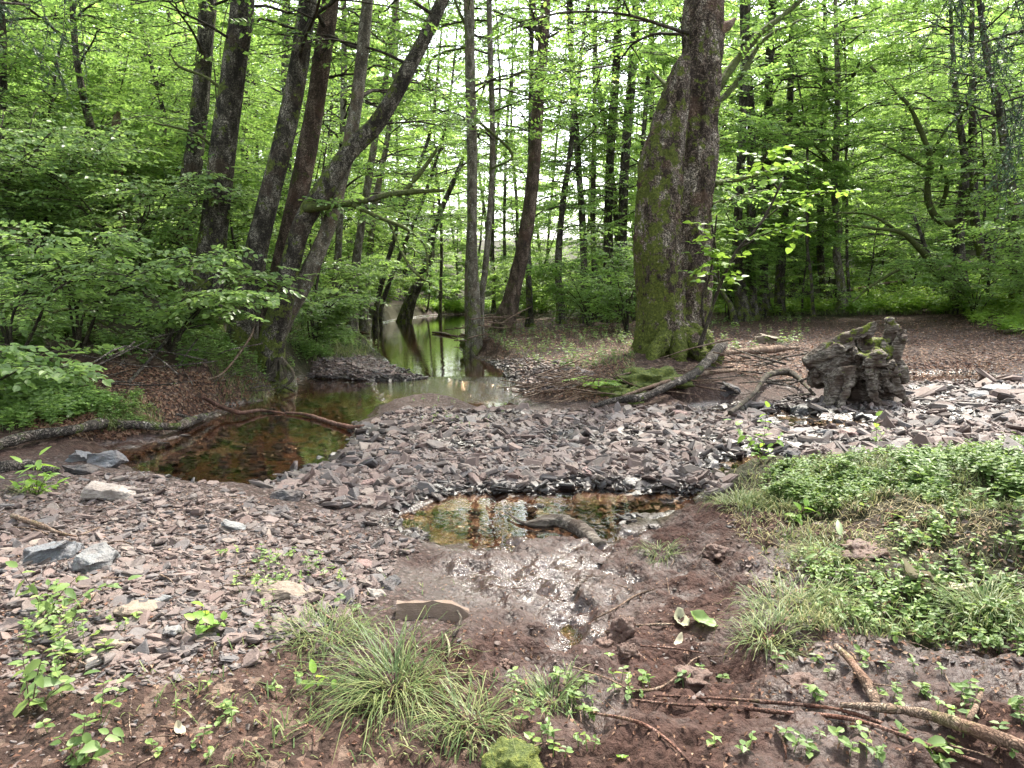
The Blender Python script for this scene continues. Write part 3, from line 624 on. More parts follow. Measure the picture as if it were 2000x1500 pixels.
# ------------------------------------------------------------------ leaf litter
lb = MB()
def litter(poly, n, L=.045, lift=.008):
    P = scatter(poly, n); N = unit(gn(P[:, 0], P[:, 1]) + rng.normal(0, .35, (n, 3))); D = rng.normal(0, 1, (n, 3)); D = D - N * (D * N).sum(1, keepdims=True)
    P = P + np.array([0, 0, lift]); l = L * rng.uniform(.5, 1.3, n); leaves(lb, P, D, N, l, l * rng.uniform(.4, .75, n), 4, rng.uniform(-.1, .35), .2)
litter([(940, 660), (1240, 630), (1240, 760), (1180, 790), (1050, 770), (1000, 720)], 5000)
litter([(1380, 640), (1480, 616), (1999, 625), (1999, 730), (1780, 735), (1560, 760), (1400, 720)], 9000, .06)
litter([(80, 700), (420, 730), (600, 740), (440, 800), (230, 860), (60, 850)], 4500, .05)
litter([(0, 1300), (400, 1260), (700, 1200), (1500, 1250), (2000, 1250), (2000, 1500), (0, 1500)], 1300, .018)
litter([(860, 1060), (1400, 1040), (1500, 1250), (900, 1250), (780, 1160)], 700, .012)
litter([(1400, 960), (2000, 960), (2000, 1300), (1500, 1300)], 900, .025)
litter([(0, 950), (450, 940), (800, 1020), (700, 1200), (0, 1300)], 500, .02)
litter([(900, 620), (1240, 600), (1240, 650), (900, 660)], 1500, .07)
tag(link('leaf_litter', lb.mesh('leaf_litter', M['dead_leaf'])), 'brown fallen leaves littering the banks', 'leaf litter', kind='stuff')
# ------------------------------------------------------------------ trees
def limb_path(base, az, L, rise, droop, n=7, wob=.08):
    t = np.linspace(0, 1, n); d = np.array([math.cos(az), math.sin(az)])
    P = np.zeros((n, 3)); P[:, :2] = base[:2] + np.outer(t * L, d); P[:, 2] = base[2] + L * (rise * t - droop * t * t)
    P[1:] += rng.normal(0, wob * L * .35, (n - 1, 3)) * np.linspace(.3, 1, n - 1)[:, None]
    return P
def crown(br, lf, trunk, zmin, zmax, nl, Lmax, ll, tw_n=8, sub=5, ntw=5, shape=4, rise=.45, flat=.8, az0=None, azw=None, seedr=.03, skip=None, twL=.55, droop=.3):
    """limbs, side branches and leafy twigs; trunk is (P, r)"""
    P, r = trunk; zs = P[:, 2]; O = []; D = []; Ls = []
    for q in range(nl):
        z = zmin + (zmax - zmin) * ((q + rng.random()) / nl)
        b = np.array([np.interp(z, zs, P[:, j]) for j in range(3)]); rb = np.interp(z, zs, r)
        az = rng.uniform(0, 6.28) if az0 is None else az0 + rng.normal(0, azw)
        f = 1 - .55 * abs((z - zmin) / max(zmax - zmin, .1) - .35); L = Lmax * f * rng.uniform(.6, 1.1)
        Q = limb_path(b, az, L, rise * rng.uniform(.5, 1.3), droop); rl = min(rb * .45, .008 + L * .008)
        Q, rq = resample(Q, np.linspace(rl, .006, len(Q)), max(.18, L / 16)); tube(br, Q, rq, 5, cap=False)
        for s_ in range(sub):
            t = .25 + .75 * (s_ + rng.random()) / sub; k_ = min(int(t * (len(Q) - 1)), len(Q) - 1); o = Q[k_]
            a2 = az + (1 if s_ % 2 else -1) * rng.uniform(.5, 1.1); L2 = L * rng.uniform(.28, .5) * (1.15 - t * .5)
            S_ = limb_path(o, a2, L2, rng.uniform(-.05, .35), .25, 4); tube(br, S_, np.linspace(rl * .4 + .003, .004, 4), 4, cap=False)
            tt = rng.random(ntw) ** .7; ii = tt * 3; i0 = np.minimum(ii.astype(int), 2); fr = (ii - i0)[:, None]
            o2 = S_[i0] * (1 - fr) + S_[i0 + 1] * fr; a3 = a2 + rng.normal(0, .8, ntw)
            O.append(o2); D.append(np.stack([np.cos(a3), np.sin(a3), rng.normal(.05, .2, ntw)], -1)); Ls.append(rng.uniform(.6, 1.2, ntw) * twL)
        O.append(Q[-1:]); D.append(unit(Q[-1:] - Q[-2:-1])); Ls.append(np.array([twL]))
    O = np.concatenate(O); D = np.concatenate(D); Ls = np.concatenate(Ls)
    sprays(lf, br, O, D, Ls, tw_n, ll, shape, flat, twr=.003)
def trunk_path(pts, Y, ztop, lean=0., zb=None, wob=.05):
    """traced outline (u, v, width) at distance Y, carried down into the ground and up past the frame"""
    A = np.array(pts, float); n = len(A); Ys = Y + lean * np.linspace(0, 1, n)
    W = np.array([pt(a[0], a[1], y_) for a, y_ in zip(A, Ys)]); r = A[:, 2] * WK[0] / 2 / F * np.array([np.linalg.norm(p - [0, 0, CAMZ]) for p in W])
    g = float(gz(W[0, 0], W[0, 1])) if zb is None else zb
    if W[0, 2] > g - .1: W = np.vstack([[W[0, 0] - (W[1, 0] - W[0, 0]) * .05, W[0, 1], g - .25], W]); r = np.concatenate([[r[0] * 1.08], r])
    else: W[0, 2] = g - .25
    d = unit(W[-1] - W[-2]); d = unit(d + [0, 0, .5]); p = W[-1]; rr = r[-1]
    while p[2] < ztop:
        d = unit(d + rng.normal(0, wob, 3) + [0, 0, .06]); st = 1.6; p = p + d * st; rr = max(.03, rr * (1 - st / max(ztop - p[2] + 3, 3)))
        W = np.vstack([W, p]); r = np.append(r, rr)
    return W, r, g
def trunk_mesh(mb, W, r, g, step, sides, flare=.5, rough=.10, mossf=.5, seed=0, lob=5):
    P, rr = resample(W, r, step); h = np.maximum(P[:, 2] - g, 0); T, N, B = frames(P); n = len(P)
    th = np.linspace(0, 2 * np.pi, sides, endpoint=False); ring = N[:, None] * np.cos(th)[None, :, None] + B[:, None] * np.sin(th)[None, :, None]
    ph = rng.uniform(0, 6.28)
    fl = 1 + flare * np.exp(-h / (3. * r[0]))[:, None] * (1 + .45 * np.cos(lob * th + ph)[None] + .25 * np.cos(3 * th + 2 * ph))
    q = (P[:, None] + ring * rr[:, None, None]).reshape(-1, 3)
    nz = fbm(q * np.array([1, 1, .35]) * (1.2 / max(r[0], .1)) * .5, 4, seed, .6).reshape(n, sides)
    rad = rr[:, None] * fl * (1 + rough * nz)
    V = P[:, None] + ring * rad[..., None]
    i = np.arange(n - 1)[:, None] * sides; j = np.arange(sides)[None]; j2 = (j + 1) % sides
    Q = np.stack([i + j, i + j2, i + sides + j2, i + sides + j], -1).reshape(-1, 4)
    ms = mossf * (.15 + .9 * np.exp(-h / 1.2))[:, None] + .35 * mossf * np.clip(-ring[..., 0], -.3, 1) + .3 * mossf * np.clip(ring[..., 2], 0, 1)
    mb.add(V.reshape(-1, 3), Q, moss=ms.ravel())
    return P, rr
def make_tree(name, label, cat, traces, Y, ztop=15, mat='bark', leaf='leaf_alder', group=None, crown_kw=None, lean=0., step=.12, sides=20, mossf=.5, extra=None, flare=.5, rough=.10, wk=.66):
    WK[0] = wk
    root = None; br, lf = MB(), MB(); out = []
    for q, pts in enumerate(traces):
        W, r, g = trunk_path(pts, Y if np.isscalar(Y) else Y[q], ztop if np.isscalar(ztop) else ztop[q], lean)
        if root is None: base = np.array([W[0, 0], W[0, 1], g]); root = empty(name, base, label, cat, group)
        tm = MB(); P, rr = trunk_mesh(tm, W - base, r, 0, step, sides, flare, rough, mossf, int(rng.integers(999)))
        link('trunk', tm.mesh('trunk', M[mat], True), root); out.append((P, rr))
        if crown_kw and crown_kw.get('nl', 1): crown(br, lf, (P, rr), **{k_: v_ for k_, v_ in crown_kw.items()})
    if extra: extra(root, base, br, lf, out)
    if br.n: link('branches', br.mesh('branches', M['bark_thin'], True), root)
    if lf.n: link('crown', lf.mesh('crown', M[leaf]), root)
    return root, base
def px_branch(br, pts, Y, base, Y2=None, mossf=.9, sides=7, **kw):
    A = np.array(pts, float); Y2 = Y if Y2 is None else Y2; Ys = np.linspace(Y, Y2, len(A))
    W = np.array([pt(a[0], a[1], y_) for a, y_ in zip(A, Ys)]) - base; r = A[:, 2] / 2 / F * Ys
    P, rr = resample(W, r, .08); tube(br, P, rr, sides, .25, 9, moss=mossf); return P, rr
def twigs_on(lf, br, P, n, ll, L=.4, nn=7, shape=6, flat=.8, asp=.62):
    k_ = rng.integers(0, len(P), n); a = rng.uniform(0, 6.28, n)
    sprays(lf, br, P[k_], np.stack([np.cos(a), np.sin(a), rng.normal(.1, .25, n)], -1), rng.uniform(.6, 1.2, n) * L, nn, ll, shape, flat, asp)
WK = [.66]
up_kw = dict(zmin=4.0, zmax=12, nl=20, Lmax=3.8, ll=.09, tw_n=9, sub=6, ntw=6)
AL = 'alder tree'
# --- cluster on the left bank
make_tree('alder_tree', 'leftmost mossy trunk of the big cluster on the left bank, partly hidden by leaves', 'tree', [[(350, 520, 50), (365, 400, 50), (385, 260, 46), (400, 100, 42), (405, -40, 40)]], 14.5, 15, crown_kw=dict(up_kw, nl=10), mossf=.7)
def ext2(root, base, br, lf, out):
    px_branch(br, [(440, 180, 8), (400, 150, 6), (350, 130, 5), (330, 100, 3)], 12.6, base); P, _ = px_branch(br, [(430, 300, 7), (380, 260, 5), (300, 240, 4)], 12.4, base, 11.8); twigs_on(lf, br, P, 14, .08)
make_tree('alder_tree', 'tall thick dark trunk leaning slightly right, second from left in the left bank cluster', 'tree', [[(400, 620, 84), (412, 500, 78), (432, 320, 70), (455, 150, 64), (474, 0, 58)]], 12.4, 15, crown_kw=up_kw, step=.035, sides=70, mossf=.6, extra=ext2, wk=.64, flare=.2, rough=.05)
make_tree('alder_tree', 'dark deeply fissured trunk leaning right in the middle of the left bank cluster', 'tree', [[(468, 680, 95), (482, 600, 80), (505, 470, 72), (545, 310, 66), (580, 150, 60), (603, -10, 54)]], 12.0, 14, crown_kw=up_kw, step=.035, sides=70, mossf=.55, wk=.55, flare=.2, rough=.05)
make_tree('alder_tree', 'smoother red-brown trunk just right of the dark fissured trunk', 'tree', [[(520, 680, 60), (542, 560, 54), (578, 400, 50), (610, 240, 46), (633, 90, 42), (648, -20, 38)]], 12.7, 15, mat='bark_red', crown_kw=up_kw, step=.05, sides=48, mossf=.35, wk=.72, flare=.2, rough=.05)
def ext5(root, base, br, lf, out):
    P, _ = px_branch(br, [(598, 408, 20), (640, 402, 14), (700, 395, 12), (760, 380, 12), (820, 374, 10), (868, 372, 6)], 11.7, base, 11.0); twigs_on(lf, br, P, 26, .085, .5)
    P, _ = px_branch(br, [(785, 378, 8), (815, 345, 8), (848, 300, 6), (855, 285, 3)], 11.3, base, 11.2)
    P, _ = px_branch(br, [(690, 400, 9), (740, 425, 8), (790, 445, 7), (830, 480, 5), (835, 540, 3)], 11.4, base, 11.0); twigs_on(lf, br, P, 30, .08, .5)
    P, _ = px_branch(br, [(760, 435, 6), (800, 520, 5), (850, 560, 4)], 11.4, base, 10.8); twigs_on(lf, br, P, 12, .08)
make_tree('alder_tree', 'mossy trunk curving far out to the right over the stream from the left bank cluster', 'tree', [[(528, 690, 70), (548, 600, 60), (585, 450, 50), (630, 375, 52), (680, 300, 48), (740, 235, 44), (800, 130, 38), (868, -10, 32)]], 11.8, 13, crown_kw=dict(up_kw, nl=9), step=.06, sides=36, mossf=.75, extra=ext5, rough=.09, flare=.2, wk=.7)
def ext6(root, base, br, lf, out):
    for a in range(9):
        u0 = 545 + rng.normal(0, 14); P = [(u0, 700, 9), (u0 + rng.normal(0, 22), 735, 7), (u0 + rng.normal(0, 40), 765, 5)]; px_branch(br, P, 11.6, base, 11.3, .3, 5)
make_tree('alder_tree', 'pale grey lower trunk with a bent foot leaning right at the stream edge', 'tree', [[(560, 735, 40), (540, 700, 34), (548, 650, 40), (590, 560, 46), (635, 460, 44), (662, 370, 40), (690, 240, 36), (708, 100, 34), (720, -20, 30)]], 12.0, 14, mat='bark_grey', crown_kw=dict(up_kw, nl=10), step=.06, sides=32, mossf=.45, extra=ext6, flare=.25)
# --- slim stems further up the left bank
L2 = [([(652, 590, 24), (660, 500, 22), (664, 420, 20), (668, 300, 18), (672, 120, 16)], 20, 'straight brown trunk leftmost of the slim stems on the left bank beyond the cluster'),
      ([(688, 600, 26), (695, 520, 24), (712, 400, 22), (735, 260, 18), (765, 80, 14)], 21, 'lichen-spotted pale stem second of the slim stems up the left bank'),
      ([(712, 600, 24), (722, 500, 20), (732, 400, 18), (760, 250, 15), (775, 60, 12)], 27, 'lichen-spotted stem leaning right, third of the slim stems up the left bank'),
      ([(735, 600, 16), (760, 500, 14), (790, 400, 12), (840, 260, 10)], 30, 'thin dark stem leaning right, fourth of the slim stems up the left bank'),
      ([(745, 600, 14), (785, 490, 12), (830, 380, 10), (870, 250, 8)], 31, 'thinnest dark stem leaning farthest right among the slim left bank stems'),
      ([(790, 628, 34), (805, 580, 28), (832, 520, 24), (850, 440, 18), (900, 320, 12)], 37, 'dark trunk leaning right over the far water from the left bank'),
      ([(725, 230, 20), (742, 150, 18), (750, 60, 16), (755, -30, 14)], 20, None),
      ([(740, 200, 12), (770, 100, 10), (785, 0, 9)], 20, None)]
for pts, Y, lab in L2:
    if lab: make_tree('alder_tree', lab, 'tree', [pts], Y, 14, mat='bark_grey' if 'lichen' in lab or 'brown' in lab else 'bark', crown_kw=dict(zmin=3.2, zmax=12, nl=20, Lmax=3.4, ll=.10, tw_n=9, sub=6, ntw=5), step=.15, sides=14)
# --- centre
def extC(root, base, br, lf, out):
    P, _ = px_branch(br, [(925, 70, 8), (900, 30, 7), (885, -10, 5)], 18, base); px_branch(br, [(920, 225, 6), (1000, 300, 5), (960, 330, 3)], 18, base); P, _ = px_branch(br, [(918, 90, 5), (850, 110, 4), (830, 150, 3)], 18, base); twigs_on(lf, br, P, 10, .08)
make_tree('alder_tree', 'tall mottled trunk with slimmer twin stems rising from a rooty mound at the water edge', 'tree',
          [[(925, 665, 40), (926, 600, 34), (922, 480, 30), (922, 300, 30), (918, 150, 28), (915, -20, 26)], [(938, 660, 24), (940, 590, 20), (952, 480, 18), (962, 300, 16), (958, 120, 15), (956, -20, 14)], [(913, 660, 16), (912, 560, 14), (916, 440, 12), (925, 300, 9)]],
          [18, 18.3, 18.5], [15, 15, 10], mat='bark_grey', crown_kw=dict(zmin=4.5, zmax=13, nl=12, Lmax=3.2, ll=.10, tw_n=9, sub=6, ntw=5), step=.1, sides=20, extra=extC)
def extD(root, base, br, lf, out):
    px_branch(br, [(1058, 85, 14), (1045, 40, 12), (1038, -20, 11)], 20, base, mossf=.1); px_branch(br, [(1050, 78, 6), (1020, 50, 5), (965, 75, 4), (925, 70, 3)], 20, base, mossf=.1); px_branch(br, [(1064, 78, 5), (1095, 60, 3)], 20, base, mossf=.1)
make_tree('alder_tree', 'stout reddish trunk leaning right with a dark fork near its top, centre of the view', 'tree', [[(985, 640, 50), (1005, 560, 40), (1030, 440, 38), (1045, 300, 36), (1052, 180, 32), (1062, 60, 28), (1066, -20, 26)]], 20, 16, mat='bark_red', crown_kw=dict(zmin=5.5, zmax=14, nl=14, Lmax=3, ll=.10, tw_n=9, sub=6, ntw=5), step=.08, sides=30, extra=extD, mossf=.3)
CC = [([(1035, 625, 20), (1032, 480, 16), (1036, 300, 15), (1038, 60, 13)], 23, 'slim straight trunk directly behind the stout centre trunk'),
      ([(1096, 618, 24), (1090, 520, 20), (1098, 410, 18), (1112, 310, 16), (1130, 150, 12)], 25, 'dark trunk leaning right, standing alone between the centre trunk and the dense dark group'),
      ([(1142, 600, 22), (1138, 450, 20), (1128, 300, 18), (1118, 150, 18), (1112, -20, 16)], 26, 'long straight trunk first on the left of the dense dark group'),
      ([(1165, 605, 18), (1158, 450, 16), (1160, 300, 14), (1162, 120, 12)], 30, 'thin trunk second in the dense dark group left of the double trunk'),
      ([(1188, 600, 30), (1188, 430, 26), (1192, 300, 24), (1204, 120, 22), (1208, -20, 18)], 27, 'thick dark trunk third in the dense dark group'),
      ([(1218, 605, 28), (1216, 430, 26), (1224, 270, 26), (1238, 100, 24), (1243, -20, 20)], 26, 'thickest dark trunk in the middle of the dense dark group'),
      ([(1205, 610, 20), (1206, 480, 18), (1196, 350, 16), (1172, 180, 14)], 31, 'dark trunk leaning left across the dense dark group'),
      ([(1240, 605, 18), (1246, 430, 15), (1258, 250, 13), (1270, 90, 11)], 28, 'slim dark trunk right next to the double mossy trunk'),
      ([(990, 600, 10), (985, 450, 9), (990, 250, 8)], 38, 'thin far trunk seen in the bright gap left of the centre trunk'),
      ([(1012, 600, 10), (1010, 420, 9), (1000, 280, 8)], 42, 'thinner far trunk touching the left side of the centre trunk'),
      ([(965, 600, 12), (962, 450, 10), (968, 300, 9)], 36, 'far trunk right of the slim twin stem'),
      ([(1065, 600, 9), (1072, 450, 8), (1085, 300, 7)], 40, 'faint far trunk in the bright gap right of the centre trunk'),
      ([(860, 600, 10), (862, 450, 9), (850, 320, 8)], 44, 'thin far trunk above the end of the stream'),
      ([(1275, 540, 14), (1272, 300, 13), (1275, 150, 12)], 32, 'trunk peeping out behind the left edge of the double trunk')]
for pts, Y, lab in CC:
    far = Y > 33
    make_tree('forest_tree', lab, 'tree', [pts], Y, 17 if not far else 19, crown_kw=dict(zmin=3.0 if Y < 29 else 4, zmax=15 if not far else 18, nl=22 if not far else 17, Lmax=3.0, ll=.12 if not far else .15, tw_n=9, sub=6, ntw=5), step=.25, sides=12, leaf='leaf_beech', mat='bark')
# --- the big double trunk (fused)
BY_ = 12.5; base = np.array([2.62, 12.5, float(gz(2.62, 12.5))])
bm_ = MB()
def T(pts, Y, rgh=.05, sides=40, dY=0.):
    A = np.array(pts, float); Ys = Y + dY * np.linspace(0, 1, len(A)); W = np.array([pt(a[0], a[1], y_) for a, y_ in zip(A, Ys)]) - base; r = A[:, 2] / 2 / F * Ys * 1.02
    P, rr = resample(W, r, .08); tube(bm_, P, rr, sides, rgh, 3, int(rng.integers(99)))
T([(1280, 760, 96), (1284, 690, 92), (1288, 600, 92), (1285, 480, 88), (1290, 380, 84), (1300, 290, 72), (1316, 210, 56), (1332, 150, 44), (1345, 110, 30)], 12.4)
T([(1330, 760, 90), (1334, 690, 84), (1340, 600, 82), (1346, 480, 84), (1352, 380, 84), (1358, 280, 84), (1362, 180, 80), (1368, 80, 74), (1376, 0, 70), (1392, -120, 62), (1400, -300, 50), (1410, -520, 34)], 12.7)
for ang, L, r0 in [(-2.9, .3, .15), (-2.4, .4, .18), (-2.0, .8, .17), (-1.6, .6, .18), (-1.15, .7, .15), (-.6, .5, .16), (.1, .5, .2), (1.2, .5, .2), (2.4, .4, .2)]:
    c0 = np.array([math.cos(ang) * .35, math.sin(ang) * .30, .38]); P = [c0 * [0.4, .4, 1.6], c0]
    for q in (.35, .7, 1.): P.append(np.array([c0[0] + math.cos(ang + rng.normal(0, .12)) * L * q, c0[1] + math.sin(ang + rng.normal(0, .12)) * L * q, .38 - .52 * q + rng.normal(0, .03)]))
    P = np.array(P); 
    P, rr = resample(P, [r0 * .9, r0, r0 * .7, r0 * .5, r0 * .3], .06); tube(bm_, P, rr, 14, .2, 4, int(rng.integers(99)))
V, Nn, Fs = fuse(bm_, .022, None)
h = V[:, 2]
d1 = fbm(V * [9, 9, 2.6], 4, 5, .6); d2 = fbm(V * [3.2, 3.2, 1.3], 3, 9); lump = np.abs(fbm(V * 7, 3, 77))
V = V + Nn * (.028 * d1 + .035 * d2 + .05 * lump * np.exp(-np.maximum(h, 0) / .6))[:, None]
root = empty('double_trunk_tree', base, 'huge tree of two fused trunks with mossy left side and foot, right of centre', 'tree')
tm = MB(); side_l = sstep(.15, -.45, V[:, 0] - .02 * V[:, 2])
tm.add(V, Fs, moss=.10 + .6 * np.exp(-np.maximum(h, 0) / .8) + .34 * side_l * sstep(6, 2.5, h) + .12 * sstep(7, 3, h))
link('trunk', tm.mesh('trunk', M['bark_big'], True), root)
bb, bl = MB(), MB()
q = MB(); px_branch(q, [(1396, 68, 26), (1412, 55, 20), (1425, 48, 15), (1436, 36, 5)], 12.6, base, mossf=0., sides=10); link('broken_branch', q.mesh('broken_branch', M['stick'], True), root)
trp = (np.array([[.3, .1, 5.0], [.5, .2, 9], [.7, .2, 13]]), np.array([.3, .2, .1]))
for pts in ([(1395, 180, 20), (1430, 130, 16), (1480, 70, 13), (1530, 30, 10), (1590, -20, 8)], [(1398, 205, 12), (1440, 160, 10), (1490, 80, 8), (1560, 40, 5)], [(1395, 360, 12), (1450, 348, 9), (1520, 330, 7), (1580, 315, 4)], [(1390, 400, 9), (1440, 385, 7), (1500, 372, 5)], [(1310, 175, 10), (1290, 155, 7), (1275, 140, 3)], [(1385, 465, 5), (1390, 500, 4)]):
    P, _ = px_branch(bb, pts, 12.6, base, 13.4); 
    if pts[0][0] > 1385: twigs_on(bl, bb, P, 26, .09, .55, 8)
crown(bb, bl, trp, 4.6, 12, 20, 4.2, .09, 9, 6, 6)
link('branches', bb.mesh('branches', M['bark_thin'], True), root); link('crown', bl.mesh('crown', M['leaf_alder']), root)
# --- sapling leaning from the foot of the double trunk, broad leaves
root = empty('maple_sapling', hit(1366, 668)[0] - [0, 0, .02], 'thin leaning sapling with large bright flat leaves right of the double trunk', 'sapling'); base = np.array(root.location)
b1, l1 = MB(), MB()
st_ = [([(1366, 680, 10), (1385, 620, 8), (1405, 560, 7), (1440, 490, 6), (1490, 430, 5), (1530, 350, 4)], 11.6), ([(1374, 640, 6), (1372, 580, 5), (1388, 530, 4), (1400, 420, 3)], 11.7), ([(1405, 560, 4), (1400, 500, 3), (1390, 440, 3)], 11.6), ([(1490, 430, 4), (1540, 395, 3), (1600, 378, 3), (1660, 372, 2)], 11.6), ([(1445, 485, 4), (1500, 455, 3), (1560, 440, 2)], 11.6), ([(1520, 370, 4), (1490, 330, 3), (1500, 290, 2)], 11.6)]
for pts, Y in st_:
    P, _ = px_branch(b1, pts, Y, base, Y - .6, mossf=.1, sides=5)
    P2 = P[len(P) // 3:]; twigs_on(l1, b1, P2, 12, .12, .42, 5, 10, 1.4, .85)
link('stem', b1.mesh('stem', M['bark_thin'], True), root); link('foliage', l1.mesh('foliage', M['leaf_bright']), root)
# --- right-hand wood
RT = [([(1436, 640, 16), (1428, 600, 14), (1410, 570, 12), (1400, 545, 10), (1380, 500, 8)], 23, 12, 'small dark stem leaning left behind the sapling'),
      ([(1452, 620, 34), (1446, 560, 30), (1440, 460, 26), (1448, 300, 22), (1455, 100, 20)], 26, 16, 'dark ivy-clad trunk leftmost of the four right of the double trunk'),
      ([(1470, 618, 30), (1466, 540, 28), (1468, 400, 24), (1466, 200, 22)], 26.6, 16, 'trunk joined to the right side of the ivy-clad trunk'),
      ([(1492, 612, 32), (1490, 540, 28), (1494, 400, 26), (1500, 250, 24), (1505, 60, 22)], 28, 17, 'thick black conifer-like trunk third right of the double trunk'),
      ([(1522, 610, 26), (1526, 500, 24), (1534, 400, 20), (1542, 250, 18), (1546, 60, 14)], 28, 17, 'dark trunk with slight lean, fourth right of the double trunk'),
      ([(1588, 612, 9), (1584, 540, 8), (1576, 470, 8), (1578, 330, 6)], 26, 9, 'pencil-thin dark stem on the edge of the leaf-strewn clearing'),
      ([(1622, 604, 26), (1606, 540, 20), (1602, 460, 19), (1606, 300, 16), (1612, 120, 12)], 29, 16, 'dark trunk with curved foot left of the forked beech'),
      ([(1662, 610, 9), (1655, 520, 8), (1654, 420, 8), (1652, 330, 7)], 27, 10, 'slender pale stem just right of the forked beech')]
for pts, Y, zt, lab in RT:
    thin = pts[0][2] < 12
    make_tree('forest_tree', lab, 'tree', [pts], Y, zt, crown_kw=dict(zmin=2.6 if not thin else 2.5, zmax=zt - 2, nl=30 if not thin else 12, Lmax=3.4 if not thin else 1.8, ll=.12, tw_n=10, sub=6, ntw=5), step=.25, sides=14, leaf='leaf_beech', mossf=.5)
def extB(root, base, br, lf, out):
    for pts in ([(1632, 175, 8), (1612, 150, 7), (1595, 110, 6), (1590, 80, 4)], [(1636, 175, 7), (1665, 150, 6), (1680, 120, 4)], [(1632, 220, 6), (1612, 180, 4), (1610, 130, 3)], [(1634, 335, 6), (1580, 270, 5), (1555, 240, 3)], [(1640, 480, 6), (1610, 465, 4)]):
        P, _ = px_branch(br, pts, 27, base, 26.5); twigs_on(lf, br, P, 12, .12, .6, 8, 4)
make_tree('beech_tree', 'sinuous greenish beech with upswept fork, in the middle of the right-hand wood', 'tree', [[(1643, 614, 26), (1645, 570, 24), (1634, 500, 20), (1638, 450, 20), (1630, 380, 18), (1634, 260, 16), (1636, 140, 13), (1632, 40, 10)]], 27, 15, mat='bark_grey', crown_kw=dict(zmin=3, zmax=13, nl=32, Lmax=3.6, ll=.12, tw_n=10, sub=6, ntw=5), step=.2, sides=14, leaf='leaf_beech', extra=extB)
def extT(root, base, br, lf, out):
    for pts in ([(1870, 440, 15), (1832, 428, 13), (1812, 385, 12), (1816, 310, 11), (1796, 250, 9), (1770, 200, 7), (1700, 130, 5)], [(1838, 405, 9), (1850, 360, 8), (1838, 320, 5), (1860, 280, 3)], [(1885, 440, 10), (1900, 360, 9), (1930, 310, 6)], [(1812, 330, 7), (1760, 300, 5), (1720, 280, 3)], [(1820, 300, 6), (1850, 250, 5), (1900, 200, 3)]):
        P, _ = px_branch(br, pts, 24, base, 23, sides=8); twigs_on(lf, br, P[len(P) // 3:], 14, .11, .6, 8, 4)
make_tree('beech_tree', 'gnarled dark tree with a limb snaking up to the left, right-hand wood', 'tree', [[(1880, 600, 36), (1876, 520, 28), (1872, 450, 26), (1885, 330, 18), (1868, 200, 14)]], 24, 12, crown_kw=dict(zmin=3, zmax=10, nl=26, Lmax=3.4, ll=.11, tw_n=10, sub=6, ntw=5), step=.15, sides=14, leaf='leaf_beech', extra=extT)
def extA(root, base, br, lf, out):
    for pts in ([(1845, 545, 12), (1800, 520, 9), (1760, 525, 7), (1700, 560, 5), (1665, 590, 3)], [(1830, 530, 14), (1800, 490, 12), (1760, 455, 9), (1700, 445, 6), (1660, 440, 3)], [(1760, 455, 6), (1700, 420, 5), (1640, 415, 3)]):
        P, _ = px_branch(br, pts, 23, base, 22, sides=7); twigs_on(lf, br, P[len(P) // 2:], 14, .11, .6, 8, 4)
make_tree('beech_tree', 'low tree arching down to the left over the clearing edge', 'tree', [[(1868, 590, 20), (1855, 565, 18), (1838, 540, 16), (1820, 515, 14)]], 23, 3.2, crown_kw=dict(zmin=1.8, zmax=3.2, nl=5, Lmax=2.4, ll=.11, tw_n=8, sub=5, ntw=4, az0=3.1, azw=.7), step=.15, sides=12, extra=extA, leaf='leaf_beech')
for pts, Y, lab in [([(1938, 595, 26), (1925, 520, 24), (1905, 440, 22), (1900, 300, 18)], 25, 'mossy trunk leaning left just right of the gnarled dark tree'),
                    ([(1985, 600, 28), (1984, 500, 26), (1975, 380, 24), (1950, 200, 18), (1930, 130, 14)], 22, 'mossy trunk at the right edge of the view'),
                    ([(1950, 580, 14), (1948, 450, 12), (1942, 300, 10)], 28, 'slim stem between the two mossy trunks at far right')]:
    make_tree('forest_tree', lab, 'tree', [pts], Y, 14, crown_kw=dict(zmin=2.6, zmax=12, nl=28, Lmax=3.4, ll=.11, tw_n=10, sub=6, ntw=5), step=.2, sides=14, leaf='leaf_beech', mossf=.8)
# --- hillside trees, upper left
for pts, Y, lab in [([(196, 330, 20), (170, 220, 18), (150, 120, 15), (140, 0, 12)], 16, 'dark leaning trunk high on the left hillside'),
                    ([(330, 330, 14), (325, 250, 12), (295, 120, 10), (270, 20, 8)], 18, 'thin pale stem leaning left high behind the left cluster'),
                    ([(10, 300, 22), (5, 150, 20), (0, 20, 18)], 15, 'dark trunk at the left edge of the view on the hillside'),
                    ([(245, 400, 13), (240, 330, 12), (236, 270, 12)], 15, None),
                    ([(560, 420, 30), (560, 250, 26), (558, 60, 22)], 24, 'grey trunk seen between the two dark cluster trunks'),
                    ([(480, 420, 20), (478, 200, 18), (490, 40, 16)], 26, 'far trunk seen right of the second cluster trunk')]:
    if lab: make_tree('forest_tree', lab, 'tree', [pts], Y, 13 if Y < 20 else 16, crown_kw=dict(zmin=3.5 if Y < 20 else 5, zmax=12, nl=26, Lmax=3.4, ll=.10, tw_n=10, sub=6, ntw=5), step=.2, sides=14, leaf='leaf_beech')
P = pt(236, 400, 15.); gs = float(gz(P[0], P[1])); q = MB(); top = pt(240, 215, 15.)
P2, rr = resample(np.array([[0, 0, -.3], [0, 0, .5 * (top[2] - gs)], [.0, 0, .9 * (top[2] - gs)], [.08, 0, top[2] - gs]]), [.09, .075, .08, .02], .08); tube(q, P2, rr, 14, .25, 6)
tag(link('snag', q.mesh('snag', M['stick'], True), loc=(P[0], P[1], gs)), 'broken bare brown snag standing among leaves on the left hillside', 'dead tree')

